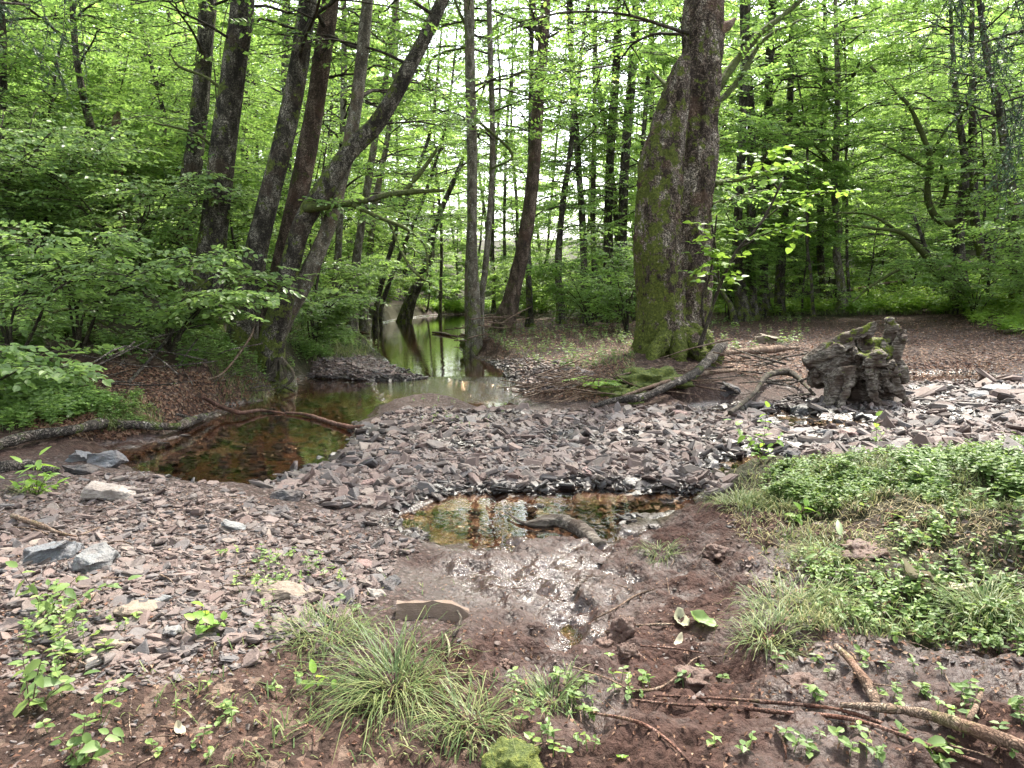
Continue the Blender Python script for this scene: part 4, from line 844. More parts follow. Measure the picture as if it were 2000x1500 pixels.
# ------------------------------------------------------------------ woodland beyond: a few grown trees, copied
def proto_tree(kind):
    tm, br, lf = MB(), MB(), MB(); H = [17, 15, 19, 13][kind % 4]
    W = [np.array([0, 0, -.5])]; d = unit(np.array([rng.normal(0, .06), rng.normal(0, .06), 1.]))
    while W[-1][2] < H: d = unit(d + rng.normal(0, .04, 3) + [0, 0, .04]); W.append(W[-1] + d * 1.5)
    W = np.array(W); r = np.linspace(.20, .03, len(W)) * rng.uniform(.7, 1.2)
    P, rr = trunk_mesh(tm, W, r, 0, .35, 10, .4, .1, .5, kind)
    crown(br, lf, (P, rr), [2.2, 4.0, 3, 1.6][kind % 4], H - 1, [30, 26, 30, 28][kind % 4], [3.8, 3.4, 4, 3.2][kind % 4], .19, 9, 6, 6, 4, twL=.75)
    return tm.mesh('trunk', M['bark'], True), br.mesh('branches', M['bark_thin'], True), lf.mesh('crown', M['leaf_far'])
def proto_shrub(kind):
    br, lf = MB(), MB()
    for s_ in range(8):
        az = rng.uniform(0, 6.28); H = rng.uniform(1.6, 3.4); lean = rng.uniform(.15, .6)
        P = np.array([[0, 0, -.2], [math.cos(az) * lean * .4, math.sin(az) * lean * .4, H * .35], [math.cos(az) * lean * 1.3, math.sin(az) * lean * 1.3, H * .75], [math.cos(az) * lean * 2.4, math.sin(az) * lean * 2.4, H]])
        P, rr = resample(P, [.03, .022, .014, .006], .2); tube(br, P, rr, 5, cap=False)
        crown(br, lf, (P, rr), .4, H, 9, 1.3, .13, 7, 3, 4, twL=.5, rise=.35)
    return br.mesh('stems', M['bark_thin'], True), lf.mesh('foliage', M['leaf_far'])
def proto_sapling(kind):
    tm, br, lf = MB(), MB(), MB(); H = [7, 5.5, 8.5, 6.5][kind % 4]; W = [np.array([0, 0, -.3])]; d = unit(np.array([rng.normal(0, .15), rng.normal(0, .15), 1.]))
    while W[-1][2] < H: d = unit(d + rng.normal(0, .09, 3) + [0, 0, .05]); W.append(W[-1] + d * .8)
    W = np.array(W); P, rr = trunk_mesh(tm, W, np.linspace(.05, .012, len(W)), 0, .25, 7, .3, .1, .3, kind)
    crown(br, lf, (P, rr), .7, H, 24, 2.3, .105, 8, 5, 5, 4, twL=.55, rise=.35)
    return tm.mesh('trunk', M['bark_thin'], True), br.mesh('branches', M['bark_thin'], True), lf.mesh('crown', M['leaf_beech'])
PP = [proto_sapling(k_) for k_ in range(5)]
def place_sap(k_, x, y, s, lab, grp):
    e = empty('sapling', (x, y, float(gz(x, y))), lab, 'sapling', grp); e.rotation_euler = (0, 0, rng.uniform(0, 6.28)); e.scale = (s * rng.uniform(.9, 1.15), s * rng.uniform(.9, 1.15), s)
    for nm, me in zip(('trunk', 'branches', 'crown'), PP[k_]): link(nm, me, e)
PT = [proto_tree(k_) for k_ in range(6)]; PS = [proto_shrub(k_) for k_ in range(4)]
def place_tree(k_, x, y, s, lab, grp):
    g = float(gz(x, y)); e = empty('forest_tree', (x, y, g), lab, 'tree', grp); e.rotation_euler = (0, 0, rng.uniform(0, 6.28)); e.scale = (s * rng.uniform(.85, 1.1), s * rng.uniform(.85, 1.1), s)
    for nm, me in zip(('trunk', 'branches', 'crown'), PT[k_]): link(nm, me, e)
def place_shrub(k_, x, y, s, lab, grp):
    g = float(gz(x, y)); e = empty('shrub', (x, y, g), lab, 'shrub', grp); e.rotation_euler = (0, 0, rng.uniform(0, 6.28)); e.scale = (s * rng.uniform(.9, 1.3), s * rng.uniform(.9, 1.3), s)
    for nm, me in zip(('stems', 'foliage'), PS[k_]): link(nm, me, e)
def uY(u, Y): return (u - 1000) / F * Y
cnt = 0
for Ya, Yb, n, sm in ((31, 40, 24, .85), (40, 52, 38, 1.), (52, 72, 52, 1.2), (72, 95, 44, 1.4)):
    for q in range(n):
        u = -250 + 2500 * (q + rng.random()) / n; Y = rng.uniform(Ya, Yb)
        gap = 860 < u < 1260
        if gap and (Y < 50 or rng.random() < .3): continue
        if 700 < u < 900 and Y < 50: continue
        side = 'left of the stream' if u < 800 else ('in the bright gap upstream' if u < 1260 else 'behind the clearing on the right')
        place_tree(int(rng.integers(6)), uY(u, Y), Y, sm * rng.uniform(.8, 1.15) * (.75 if gap else 1), 'distant leafy tree in the woodland ' + side + ', one of many alike', 'distant trees ' + side)
for q, (Ya, Yb, n, s) in enumerate(((30, 40, 14, .9), (40, 60, 26, 1.2), (60, 80, 26, 1.6))):
    for a in range(n):
        u = -200 + 2400 * (a + rng.random()) / n; Y = rng.uniform(Ya, Yb)
        if (560 < u < 980 and Y < 48) : continue
        if 1380 < u < 1900 and Y < 36: continue
        side = 'left of the stream' if u < 800 else ('in the gap upstream' if u < 1260 else 'behind the clearing on the right')
        place_shrub(int(rng.integers(4)), uY(u, Y), Y, s * rng.uniform(.8, 1.2) * (.7 if 860 < u < 1260 else 1), 'distant rounded green shrub ' + side + ', one of many alike', 'distant shrubs ' + side)

for (ua, ub, Ya, Yb, n, s_, where) in ((-150, 620, 15, 24, 20, .8, 'on the left hillside'), (-150, 700, 24, 36, 20, 1.05, 'far back on the left hillside'), (1400, 2150, 27, 36, 18, .85, 'behind the clearing'), (1400, 2200, 36, 50, 18, 1.2, 'deep in the wood behind the clearing'), (1000, 1300, 30, 46, 9, .9, 'behind the centre trunks'), (1900, 2300, 15, 24, 5, .9, 'right of the clearing'), (660, 900, 44, 60, 7, 1.1, 'beyond the end of the stream')):
    for q in range(n):
        u = ua + (ub - ua) * (q + rng.random()) / n; Y = rng.uniform(Ya, Yb)
        place_sap(int(rng.integers(5)), uY(u, Y), Y, s_ * rng.uniform(.75, 1.15), 'leafy understory sapling ' + where + ', one of many alike', 'saplings ' + where)

for q, (x, y, k_, s_) in enumerate(((-7.5, 1.5, 0, .8), (-5.5, -4, 1, .85), (6.8, .5, 2, .75), (5.2, -4.5, 3, .9), (.5, -7, 4, .85), (9.5, 7.5, 5, .8), (-10, 6, 2, .75))):  # unseen trees added beside and behind the camera to darken the foreground
    place_tree(k_, x, y, s_, 'unseen tree added outside the view so that its crown shades the foreground', 'added shade trees around the viewpoint')
# ------------------------------------------------------------------ shrubs of the left bank and slope
def shrub(u, Y, H, n, spread, label, leaf='leaf_hazel', ll=.075, name='shrub', az=None, dens=1., shape=6, group=None, asp=.7, x=None, azw=.9, nn=7, low=.25):
    x = uY(u, Y) if x is None else x; g = float(gz(x, Y)); root = empty(name, (x, Y, g), label, 'shrub', group); br, lf = MB(), MB()
    for s_ in range(n):
        a = rng.uniform(0, 6.28) if az is None else az + rng.normal(0, azw); h = H * rng.uniform(.6, 1.1); s = spread * rng.uniform(.5, 1.1); d = np.array([math.cos(a), math.sin(a), 0])
        P = np.array([[0, 0, -.15], d * s * .12 + [0, 0, h * .4], d * s * .45 + [0, 0, h * .8], d * s * .8 + [0, 0, h], d * s + [0, 0, h * .93]]); P[1:] += rng.normal(0, .05 * H, (4, 3))
        P, rr = resample(P, [.022, .016, .011, .007, .003], .12); tube(br, P, rr, 5, .1, 20, cap=False, moss=.3)
        m_ = int(17 * dens * H); k_ = rng.integers(int(len(P) * low), len(P), m_); a2 = a + rng.normal(0, 1.3, m_)
        S = P[k_]; L2 = rng.uniform(.3, .8, m_) * min(1, H * .45); D2 = np.stack([np.cos(a2), np.sin(a2), rng.normal(.12, .2, m_)], -1); E = S + unit(D2) * L2[:, None]
        segs(br, S, E, .005, .003)
        for f in (.35, .65, 1.):
            a3 = a2 + rng.normal(0, .6, m_); sprays(lf, br, S + (E - S) * f, np.stack([np.cos(a3), np.sin(a3), rng.normal(0, .15, m_)], -1), rng.uniform(.2, .45, m_), nn, ll, shape, .9, asp)
    link('stems', br.mesh('stems', M['bark_thin'], True), root); link('foliage', lf.mesh('foliage', M[leaf]), root); return root
SH = [(330, 10.2, 1.15, 6, 1.8, 'broad-leaved shrub spreading right over the bank in front of the left cluster', dict(az=-.2, ll=.085)),
      (150, 9.6, 1.25, 6, 1.8, 'dense hazel-like shrub at mid-left above the leaf-strewn slope', dict(az=-.3, ll=.08)),
      (20, 8.6, 1.2, 6, 1.5, 'dense dark green shrub at the left edge above the leaf-strewn slope', dict(ll=.075)),
      (-60, 7.2, .65, 5, 1.2, 'low broad-leaved bush at the left edge, lowest on the slope', dict(az=.1, ll=.085)),
      (260, 12.5, 2.2, 8, 1.9, 'tall loose shrub behind the spreading one in front of the left cluster', dict(ll=.08)),
      (90, 12.5, 2.6, 8, 2.1, 'tall shrub on the slope in the middle of the left thicket', dict(ll=.08)),
      (-60, 11.5, 2.4, 8, 2., 'tall shrub on the slope at the left edge of the thicket', dict(ll=.08)),
      (10, 15.5, 3., 8, 2.4, 'large pale shrub high on the left hillside', dict(ll=.09, leaf='leaf_beech')),
      (180, 16, 3., 8, 2.4, 'large shrub below the bare brown snag', dict(ll=.09, leaf='leaf_beech')),
      (300, 16.5, 2.6, 8, 2.2, 'leafy shrub between the snag and the left cluster', dict(ll=.09, leaf='leaf_beech')),
      (-40, 20, 4., 8, 3., 'tall leafy shrub on the hilltop at the left edge', dict(ll=.11, leaf='leaf_beech', shape=4)),
      (120, 21, 4., 8, 3., 'tall leafy shrub on the hilltop behind the leaning hillside trunk', dict(ll=.11, leaf='leaf_beech', shape=4)),
      (270, 21, 4., 8, 3., 'tall leafy shrub behind the snag on the hilltop', dict(ll=.11, leaf='leaf_beech', shape=4)),
      (430, 19, 3.2, 8, 2.6, 'shrub seen between the leftmost cluster trunks', dict(ll=.10, leaf='leaf_beech', shape=4)),
      (520, 17, 1.8, 6, 2.0, 'shrub behind the foot of the left cluster', dict(ll=.09, leaf='leaf_beech', shape=4)),
      (610, 14.6, 1.1, 7, 1.4, 'shrub with light broad leaves right of the cluster, overhanging the gravel spit', dict(az=-.2, ll=.075)),
      (640, 18, 1.6, 7, 1.8, 'leafy shrub at the feet of the slim lichen-spotted stems', dict(ll=.085)),
      (660, 24, 1.8, 7, 2.2, 'round shrub overhanging the far water on the left bank', dict(ll=.11, leaf='leaf_beech', shape=4)),
      (740, 36, 2.6, 7, 2.6, 'light green shrub above the end of the far water, left bank', dict(ll=.13, leaf='leaf_far', shape=4)),
      (620, 26, 3.4, 8, 2.8, 'tall shrub behind the slim left bank stems', dict(ll=.12, leaf='leaf_far', shape=4)),
      (860, 49, 2.0, 8, 2.8, 'bright green bush at the bend where the stream disappears', dict(ll=.14, leaf='leaf_far', shape=4)),
      (1150, 22, 1.9, 7, 1.8, 'shrub in front of the dense dark group of trunks', dict(ll=.10, leaf='leaf_beech', shape=4)),
      (1225, 19, 2.2, 7, 1.5, 'tall loose shrub left of the double trunk', dict(ll=.09, leaf='leaf_beech', shape=4)),
      (1100, 30, 2.6, 7, 2.4, 'bright shrub behind the lone dark leaning trunk', dict(ll=.12, leaf='leaf_far', shape=4)),
      (1000, 34, 2.2, 7, 2.4, 'bright shrub behind the centre trunk', dict(ll=.13, leaf='leaf_far', shape=4)),
      (1200, 32, 2.6, 7, 2.4, 'shrub behind the dense dark group', dict(ll=.12, leaf='leaf_far', shape=4)),
      (1420, 27, 2.6, 7, 2.4, 'shrub behind the leaning sapling', dict(ll=.11, leaf='leaf_beech', shape=4)),
      (1560, 33, 3., 8, 2.8, 'silvery green bush behind the fourth trunk right of the double trunk', dict(ll=.12, leaf='leaf_beech', shape=4)),
      (1700, 36, 2.4, 8, 3.0, 'low wide bush on the mound behind the clearing', dict(ll=.12, leaf='leaf_far', shape=4)),
      (1900, 22, 1.8, 8, 2.4, 'shrub at the feet of the gnarled dark tree', dict(ll=.09, leaf='leaf_beech', shape=4)),
      (2030, 19, 2.6, 8, 2.4, 'shrub at the right edge beyond the clearing', dict(ll=.09, leaf='leaf_beech', shape=4)),
      (1800, 31, 2.4, 8, 2.6, 'shrub under the arching low tree', dict(ll=.12, leaf='leaf_beech', shape=4))]
for u, Y, H, n, s, lab, kw in SH: shrub(u, Y, H, n, s, lab, **kw)

# ------------------------------------------------------------------ ground plants
def herb(lf, st, P, H, npair=3, ll=.04, shape=6, asp=.7, hv=.4):
    """upright stems with pairs of leaves"""
    n = len(P); Hh = H * rng.uniform(1 - hv, 1 + hv, n); tip = P + np.stack([rng.normal(0, .18, n) * Hh, rng.normal(0, .18, n) * Hh, Hh], -1); segs(st, P, tip, .0018, .001, rnd=.4)
    for q in range(npair):
        f = 1 - q / npair * .75; a = rng.uniform(0, 6.28, n) + q * 1.57; o = P + (tip - P) * f; l = ll * rng.uniform(.6, 1.25, n) * (1 if q else .75)
        for sg in (0, np.pi):
            D = np.stack([np.cos(a + sg), np.sin(a + sg), rng.normal(.12, .25, n)], -1); leaves(lf, o, D, np.array([0, 0, 1.]) + rng.normal(0, .3, (n, 3)), l, l * asp, shape)
def clump(P, f=1.6, th=0., sd=7):
    return P[vn(n3(P[:, 0], P[:, 1], f), sd) + .6 * vn(n3(P[:, 0], P[:, 1], f * 3), sd + 1) + rng.normal(0, .25, len(P)) > th]
def cover(name, label, spec, mat='leaf_herb', cat='ground plants'):
    lf = MB()
    for poly, n, H, np_, ll in spec: herb(lf, lf, clump(scatter(poly, int(n * 1.7)), 2.2 if n > 1500 or H < .12 else 1., -.02, int(n)), H, np_, ll)
    tag(link(name, lf.mesh(name, M[mat])), label, cat, kind='stuff')
cover('ground_cover', 'low nettles and small-leaved weeds covering the right foreground bank', [
    ([(1500, 915), (1700, 885), (1999, 870), (2050, 1080), (1800, 1080), (1620, 1010), (1480, 960)], 2400, .055, 3, .032),
    ([(1750, 900), (2060, 870), (2060, 1120), (1850, 1080)], 900, .10, 3, .042),
    ([(1480, 1000), (1700, 1020), (1850, 1080), (2040, 1180), (2040, 1290), (1750, 1260), (1600, 1200), (1560, 1120)], 350, .05, 2, .034),
    ([(1250, 1320), (1700, 1280), (1999, 1320), (1999, 1490), (1350, 1490)], 50, .04, 2, .035)])
cover('bank_weeds', 'small-leaved weeds covering the left bank slope', [
    ([(0, 560), (330, 600), (470, 690), (380, 730), (120, 700), (0, 690)], 1800, .16, 3, .06),
    ([(0, 690), (120, 720), (230, 800), (60, 850), (0, 850)], 700, .12, 3, .055),
    ([(180, 790), (280, 770), (330, 830), (200, 845)], 160, .08, 3, .04),
    ([(330, 640), (560, 640), (610, 720), (540, 750), (400, 740)], 700, .14, 3, .05),
    ([(560, 640), (690, 620), (700, 680), (600, 710)], 700, .2, 3, .06),
    ([(590, 640), (720, 640), (760, 690), (610, 705)], 1100, .14, 3, .05), ([(0, 250), (320, 330), (340, 560), (0, 560)], 2500, .3, 3, .08)], 'leaf_hazel')
cover('foreground_weeds', 'scattered leafy weeds in the lower left corner', [
    ([(0, 1080), (140, 1120), (230, 1300), (200, 1500), (0, 1500)], 45, .10, 3, .04),
    ([(180, 1180), (470, 1240), (640, 1400), (480, 1500), (0, 1500), (100, 1280)], 60, .04, 2, .03),
    ([(420, 1080), (640, 1090), (700, 1200), (500, 1240)], 70, .05, 2, .03),
    ([(430, 1340), (600, 1330), (640, 1450), (450, 1460)], 18, .05, 3, .034),
    ([(980, 1330), (1250, 1320), (1300, 1480), (1050, 1490)], 30, .04, 2, .03)])
cover('island_weeds', 'sparse weeds on the brown bank around the double trunk', [
    ([(930, 640), (1230, 620), (1240, 700), (1100, 730), (980, 690)], 260, .16, 3, .055),
    ([(1380, 630), (1560, 620), (1620, 650), (1480, 700), (1380, 700)], 170, .2, 3, .07),
    ([(800, 780), (1000, 780), (960, 840), (820, 830)], 25, .05, 2, .03),
    ([(1240, 600), (1240, 560), (1080, 600), (1080, 640)], 200, .3, 3, .09)], 'leaf_herb')
cover('meadow_plants', 'bright sunlit herbs beyond the clearing and at the bend', [
    ([(1380, 600), (1999, 590), (1999, 614), (1380, 618)], 3500, .35, 3, .11),
    ([(1640, 520), (1999, 540), (1999, 600), (1640, 600)], 2500, .35, 3, .11),
    ([(1860, 600), (1999, 610), (1999, 660), (1900, 640)], 400, .25, 3, .09),
    ([(800, 596), (1250, 590), (1250, 612), (860, 612)], 2800, .4, 3, .13)], 'leaf_bright')
def blades(mb, P, D, L, wd=.004, seg=5, bend=1.):
    n = len(P); D = unit(D); S = unit(np.cross(D, np.array([0, 0, 1.])) + 1e-6); V = np.zeros((n, seg + 1, 2, 3))
    for q in range(seg + 1):
        t = q / seg; ctr = P + D * (L * np.sin(t * 1.2) * .8)[:, None] * np.array([1, 1, 1.]) + np.array([0, 0, 1.]) * (L * (.62 * t - .85 * bend * t * t * rng.uniform(.6, 1.2, n) ** .5))[:, None]
        ctr[:, 2] = np.maximum(ctr[:, 2], gz(ctr[:, 0], ctr[:, 1]) + .004); wq = wd * (1 - t) ** .6 * .5 + .0003
        V[:, q, 0] = ctr - S * wq; V[:, q, 1] = ctr + S * wq
    f = np.array([[2 * q, 2 * q + 1, 2 * q + 3, 2 * q + 2] for q in range(seg)]); nv = 2 * (seg + 1)
    mb.add(V.reshape(-1, 3), (np.arange(n)[:, None, None] * nv + f[None]).reshape(-1, 4), rnd=np.repeat(rng.random(n) ** .95, nv))
def tussock(u, v, n, L, rad, label, name='grass_tussock', bias=(0, 0, 0), group=None):
    P0 = hit(u, v)[0]; mb = MB(); a = rng.uniform(0, 6.28, n); r_ = rad * rng.random(n) ** .7
    P = P0 + np.stack([np.cos(a) * r_, np.sin(a) * r_, np.zeros(n)], -1); P[:, 2] = gz(P[:, 0], P[:, 1])
    b = a + rng.normal(0, .7, n); D = np.stack([np.cos(b), np.sin(b), rng.uniform(-.1, .8, n)], -1) + np.array(bias)
    blades(mb, P, D, L * rng.uniform(.35, 1.2, n), .0034)
    me = mb.mesh(name, M['grass']); o = link(name, me); return tag(o, label, 'grass', group)
tussock(765, 1340, 300, .40, .13, 'large arching green grass tussock in the lower centre of the foreground', bias=(-.25, -.25, 0))
tussock(640, 1240, 260, .20, .16, 'yellowish short grass tuft behind the large foreground tussock')
tussock(920, 1410, 130, .26, .09, 'smaller upright grass tuft right of the large foreground tussock')
tussock(1560, 1180, 340, .24, .2, 'dense green grass tuft at the edge of the right bank above the mud')
tussock(1500, 1250, 180, .22, .10, 'loose grass tuft below the dense right bank tuft')
tussock(1930, 1190, 320, .24, .12, 'grass tuft at the right edge below the crumpled brown leaf')
tussock(1440, 985, 300, .18, .14, 'short pale grass tuft at the left tip of the right bank')
tussock(1290, 1085, 130, .13, .10, 'sparse little grass tuft on the mud right of the driftwood')
tussock(1080, 1370, 160, .16, .10, 'thin grass tuft beside the moss lump in front')
tussock(1620, 1090, 350, .2, .16, 'grass tuft between the dock leaves and the crumpled brown leaf')
tussock(60, 960, 90, .18, .10, 'thin grass under the bright sprig at left')
tussock(275, 905, 16, .22, .03, 'few curved blades at the top of the left gravel hump')
gb2 = MB()
for poly, n, L in (([(1430, 905), (1999, 880), (1999, 1000), (1440, 1000)], 5200, .09), ([(1420, 980), (1700, 1000), (1999, 1100), (1999, 1280), (1560, 1230)], 2300, .11), ([(180, 780), (300, 780), (320, 840), (200, 845)], 900, .16), ([(1150, 640), (1240, 640), (1240, 760), (1130, 760)], 500, .16), ([(570, 640), (720, 640), (760, 690), (580, 715)], 2400, .25), ([(740, 1060), (1000, 1100), (860, 1160), (700, 1180)], 40, .06), ([(940, 640), (1240, 620), (1240, 740), (1040, 740)], 500, .1), ([(800, 592), (1080, 592), (1080, 612), (830, 612)], 2500, .5), ([(1400, 596), (1999, 590), (1999, 614), (1400, 618)], 2500, .4), ([(250, 1300), (620, 1180), (1000, 1300), (1000, 1500), (200, 1500)], 500, .09), ([(400, 690), (560, 700), (560, 790), (430, 790)], 700, .2)):
    P = clump(scatter(poly, int(n * 1.8)), 1.8, 0, 3); n = len(P); a = rng.uniform(0, 6.28, n); blades(gb2, P, np.stack([np.cos(a), np.sin(a), rng.uniform(.3, 1.6, n)], -1), L * rng.uniform(.4, 1.2, n), .0035 + P[:, 1].mean() * .0005, 4)
sb2 = MB(); P = clump(scatter([(1410, 900), (1750, 880), (1999, 960), (1900, 1150), (1560, 1230), (1420, 1010)], 3400), 1.8, 0, 12); a = rng.uniform(0, 6.28, len(P)); blades(sb2, P, np.stack([np.cos(a), np.sin(a), rng.uniform(-.2, .6, len(P))], -1), .10 * rng.uniform(.4, 1.3, len(P)), .003, 4, 1.3)
tag(link('dead_grass', sb2.mesh('dead_grass', M['straw'])), 'straw-coloured dead grass on the left part of the right bank', 'dead grass', kind='stuff')
tag(link('grass', gb2.mesh('grass', M['grass'])), 'short grass growing between the weeds on the banks', 'grass', kind='stuff')
# --- plants one can point at
def plant(u, v, stems, label, name='weed', mat='leaf_bright', cat='plant'):
    """stems: list of (du, dv, n leaves, leaf length m, aspect); tips are traced at the root's distance"""
    P = hit(u, v)[0]; root = empty(name, P, label, cat); st, lf = MB(), MB()
    for du, dv, n, ll, asp in stems:
        tip = pt(u + du, v + dv, P[1]) - P; tip[1] += rng.normal(0, .02); L = np.linalg.norm(tip)
        Q = np.array([[0, 0, -.01], tip * .5 + [0, 0, .06 * L], tip]); Q, rr = resample(Q, [.003, .002, .001], L / 8); tube(st, Q, rr, 5, cap=False)
        n = int(n * 1.4); t = np.linspace(.25, 1, n); k_ = np.minimum((t * (len(Q) - 1)).astype(int), len(Q) - 1); a = np.arange(n) * 2.4 + rng.uniform(0, 6.28)
        D = np.stack([np.cos(a), np.sin(a) * .8, rng.normal(-.05, .4, n)], -1); D[-1] += unit(tip) * .8; l = ll * .8 * rng.uniform(.5, 1.15, n)
        leaves(lf, Q[k_], D, np.array([0, -.25, 1.]) + rng.normal(0, .25, (n, 3)), l, l * asp, 10, .1, .25)
    link('stem', st.mesh('stem', M['stick'], True), root); link('foliage', lf.mesh('foliage', M[mat], True), root); return root
plant(70, 965, [(-30, -60, 9, .13, .35), (5, -75, 10, .14, .35), (40, -50, 9, .12, .35), (-60, -30, 7, .12, .35), (60, -25, 7, .11, .35)], 'bright green long-leaved sprig at the left edge beside the pool')
plant(1488, 905, [(-60, -85, 8, .09, .6), (10, -110, 9, .09, .6), (40, -60, 7, .08, .6), (-15, -50, 7, .08, .6)], 'thin bright sapling on the gravel left of the grassy bank', 'seedling')
plant(1712, 868, [(0, -55, 6, .09, .7), (20, -30, 4, .06, .7)], 'tiny bright seedling on the right gravel below the stump', 'seedling')
plant(405, 1240, [(0, -60, 5, .075, .75), (30, -25, 4, .06, .75), (-25, -30, 4, .06, .75)], 'dark green bramble seedling with three-part leaves on the left gravel')
plant(165, 1500, [(-50, -60, 5, .085, .55), (50, -70, 5, .085, .55), (-5, -90, 6, .07, .55)], 'broad pale green nettle in the bottom left corner', mat='leaf_herb')
plant(90, 1200, [(70, -80, 7, .085, .5), (150, -60, 8, .09, .5), (-60, -90, 7, .085, .5), (10, -60, 6, .08, .5)], 'spreading nettle with blurred leaves at the left edge of the foreground', mat='leaf_herb')
plant(60, 1390, [(30, -120, 7, .09, .5), (-30, -100, 6, .09, .5), (100, -70, 6, .09, .5)], 'tall thin weed low at the left edge of the foreground', mat='leaf_herb')
plant(620, 1345, [(0, -40, 3, .10, .45), (30, -15, 2, .09, .45)], 'single bright leaf sprig beside the large grass tussock')
plant(1545, 1020, [(30, -30, 5, .09, .65), (70, -25, 4, .07, .65), (10, -10, 4, .07, .6)], 'yellow-green nettle sprig on the left part of the right bank')
plant(1560, 1120, [(80, -75, 3, .16, .28), (110, -85, 3, .10, .3)], 'dock plant with long drooping leaves leaning over the right bank', mat='leaf_herb')
plant(1765, 1010, [(5, 10, 3, .16, .3), (-15, -10, 2, .12, .3)], 'dock with long hanging leaves in the middle of the right bank', mat='leaf_herb')
plant(1830, 1485, [(-20, -30, 6, .07, .6), (30, -35, 6, .07, .6), (0, -15, 5, .06, .6)], 'small nettle beside the thick bare branch in the bottom right corner', mat='leaf_herb')
plant(1590, 1355, [(0, -20, 5, .05, .6), (12, 0, 4, .04, .6)], 'tiny green sprout in the mud left of the stubby root', mat='leaf_herb')
plant(1690, 1170, [(10, 20, 5, .07, .85), (60, 30, 6, .07, .85), (110, 40, 6, .07, .85)], 'round-leaved trailing plant under the crumpled brown leaf', mat='leaf_herb')
# fern at the foot of the island bank
P = hit(1168, 762)[0]; root = empty('fern', P, 'small bright fern on the bank below the double trunk', 'fern'); st, lf = MB(), MB()
for q in range(11):
    a = q / 11 * 6.28 + rng.normal(0, .2); L = rng.uniform(.38, .6); t = np.linspace(0, 1, 16); Q = np.stack([np.cos(a) * L * t * .9, np.sin(a) * L * t * .9, L * (.95 * t - .75 * t * t)], -1); tube(st, Q, np.linspace(.003, .001, 16), 4, cap=False)
    dQ = unit(np.gradient(Q, axis=0)); S = unit(np.cross(dQ, [0, 0, 1.])); wl = .13 * np.sin(np.pi * (.12 + .88 * t)) ** .8 * (L / .5)
    for sg in (-1, 1): leaves(lf, Q[1:], S[1:] * sg + dQ[1:] * .35, np.cross(S[1:], dQ[1:]), wl[1:], np.full(15, .026), 4, .05, .2)
link('stem', st.mesh('stem', M['stick'], True), root); link('fronds', lf.mesh('fronds', M['leaf_bright']), root)

# ------------------------------------------------------------------ wood: logs, sticks, stump
def wood(name, pts, label, mat='dead_wood', cat='log', off=0., rough=.22, sides=10, group=None, mossf=.1, sub=None, zoff=None):
    """pts (u, v, width px) along the ground; the middle line sits a radius above it"""
    A = np.array(pts, float); G = hit(A[:, 0], A[:, 1]); r = .7 * A[:, 2] / 2 / F * np.linalg.norm(G - [0, 0, CAMZ], axis=1) * (1 + rng.normal(0, .10, len(A))); r[-1] *= .6; W = G.copy()
    W[:, 2] = np.maximum(W[:, 2], 0) + r * .55 + off + (.012 if name in ('root', 'twig') or G[0, 1] < 3.4 else 0)
    if zoff is not None: W[:, 2] += np.array(zoff)
    b = W[0].copy(); mb = MB(); P, rr = resample(W - b, r, max(.03, r.mean() * .8)); tube(mb, P, rr, sides, rough, 2.2 / max(r.mean() * 6, .1), int(rng.integers(999)), moss=mossf)
    if sub:
        for s_ in sub:
            B_ = np.array(s_, float); W2 = np.array([pt(q[0], q[1], np.interp(q[0], *zip(*sorted(zip(A[:, 0], G[:, 1]))))) for q in B_]) - b; r2 = B_[:, 2] / 2 / F * G[:, 1].mean(); P2, q2 = resample(W2, r2, .05); tube(mb, P2, q2, 7, .2, 8, moss=mossf)
    return tag(link(name, mb.mesh(name, M[mat], True), loc=b), label, cat, group)
wood('fallen_log', [(-60, 905, 22), (60, 872, 26), (150, 856, 24), (200, 845, 24), (260, 846, 22), (340, 848, 22), (370, 840, 26), (418, 818, 14)], 'long grey fallen log lying along the left edge of the pool', 'dead_wood', off=.06, mossf=.25)
wood('branch', [(0, 922, 34), (60, 915, 34), (110, 925, 26)], 'short dark log end at the left edge under the bright sprig', cat='branch')
wood('branch', [(395, 803, 9), (430, 815, 10), (470, 830, 10), (510, 836, 8), (560, 838, 7)], 'thin reddish branch dipping into the pool from the left bank', 'root_red', 'branch', off=.05, zoff=[.12, .06, .0, -.02, -.05])
wood('branch', [(560, 840, 6), (600, 845, 9), (660, 846, 11), (700, 840, 12), (732, 828, 9)], 'reddish branch lying in the pool with its end on the gravel bar', 'root_red', 'branch', off=.015)
wood('branch', [(345, 828, 8), (380, 838, 7), (395, 845, 5)], 'short stub crossing the long grey log', 'dead_wood', 'branch', off=.1)
wood('driftwood', [(1155, 805, 12), (1200, 797, 18), (1260, 792, 16), (1310, 775, 22), (1360, 755, 24), (1405, 715, 26), (1418, 700, 14)], 'thick bare driftwood limb sloping up right at the foot of the double trunk', off=.05, zoff=[0, .02, .04, .08, .12, .2, .24])
wood('driftwood', [(1215, 795, 8), (1290, 770, 12), (1370, 750, 14), (1438, 740, 16)], 'straighter bare branch lying behind the thick driftwood limb', 'stick', off=.12)
wood('driftwood', [(1400, 705, 14), (1450, 700, 18), (1500, 698, 18), (1560, 690, 12)], 'bark-covered log running right behind the brush pile', 'stick', off=.1)
wood('driftwood', [(1425, 830, 12), (1470, 790, 10), (1500, 752, 16), (1545, 748, 18), (1590, 790, 12)], 'dark wet arched branch left of the fallen stump', 'bark_thin', off=.12)
wood('driftwood', [(1175, 1064, 44), (1130, 1052, 50), (1090, 1042, 40), (1052, 1040, 24), (1020, 1030, 13), (990, 1018, 7)], 'grey weathered driftwood piece shaped like an antler in the front puddle', 'weathered', off=-.005, zoff=[-.03, .0, .0, .0, .01, .03])
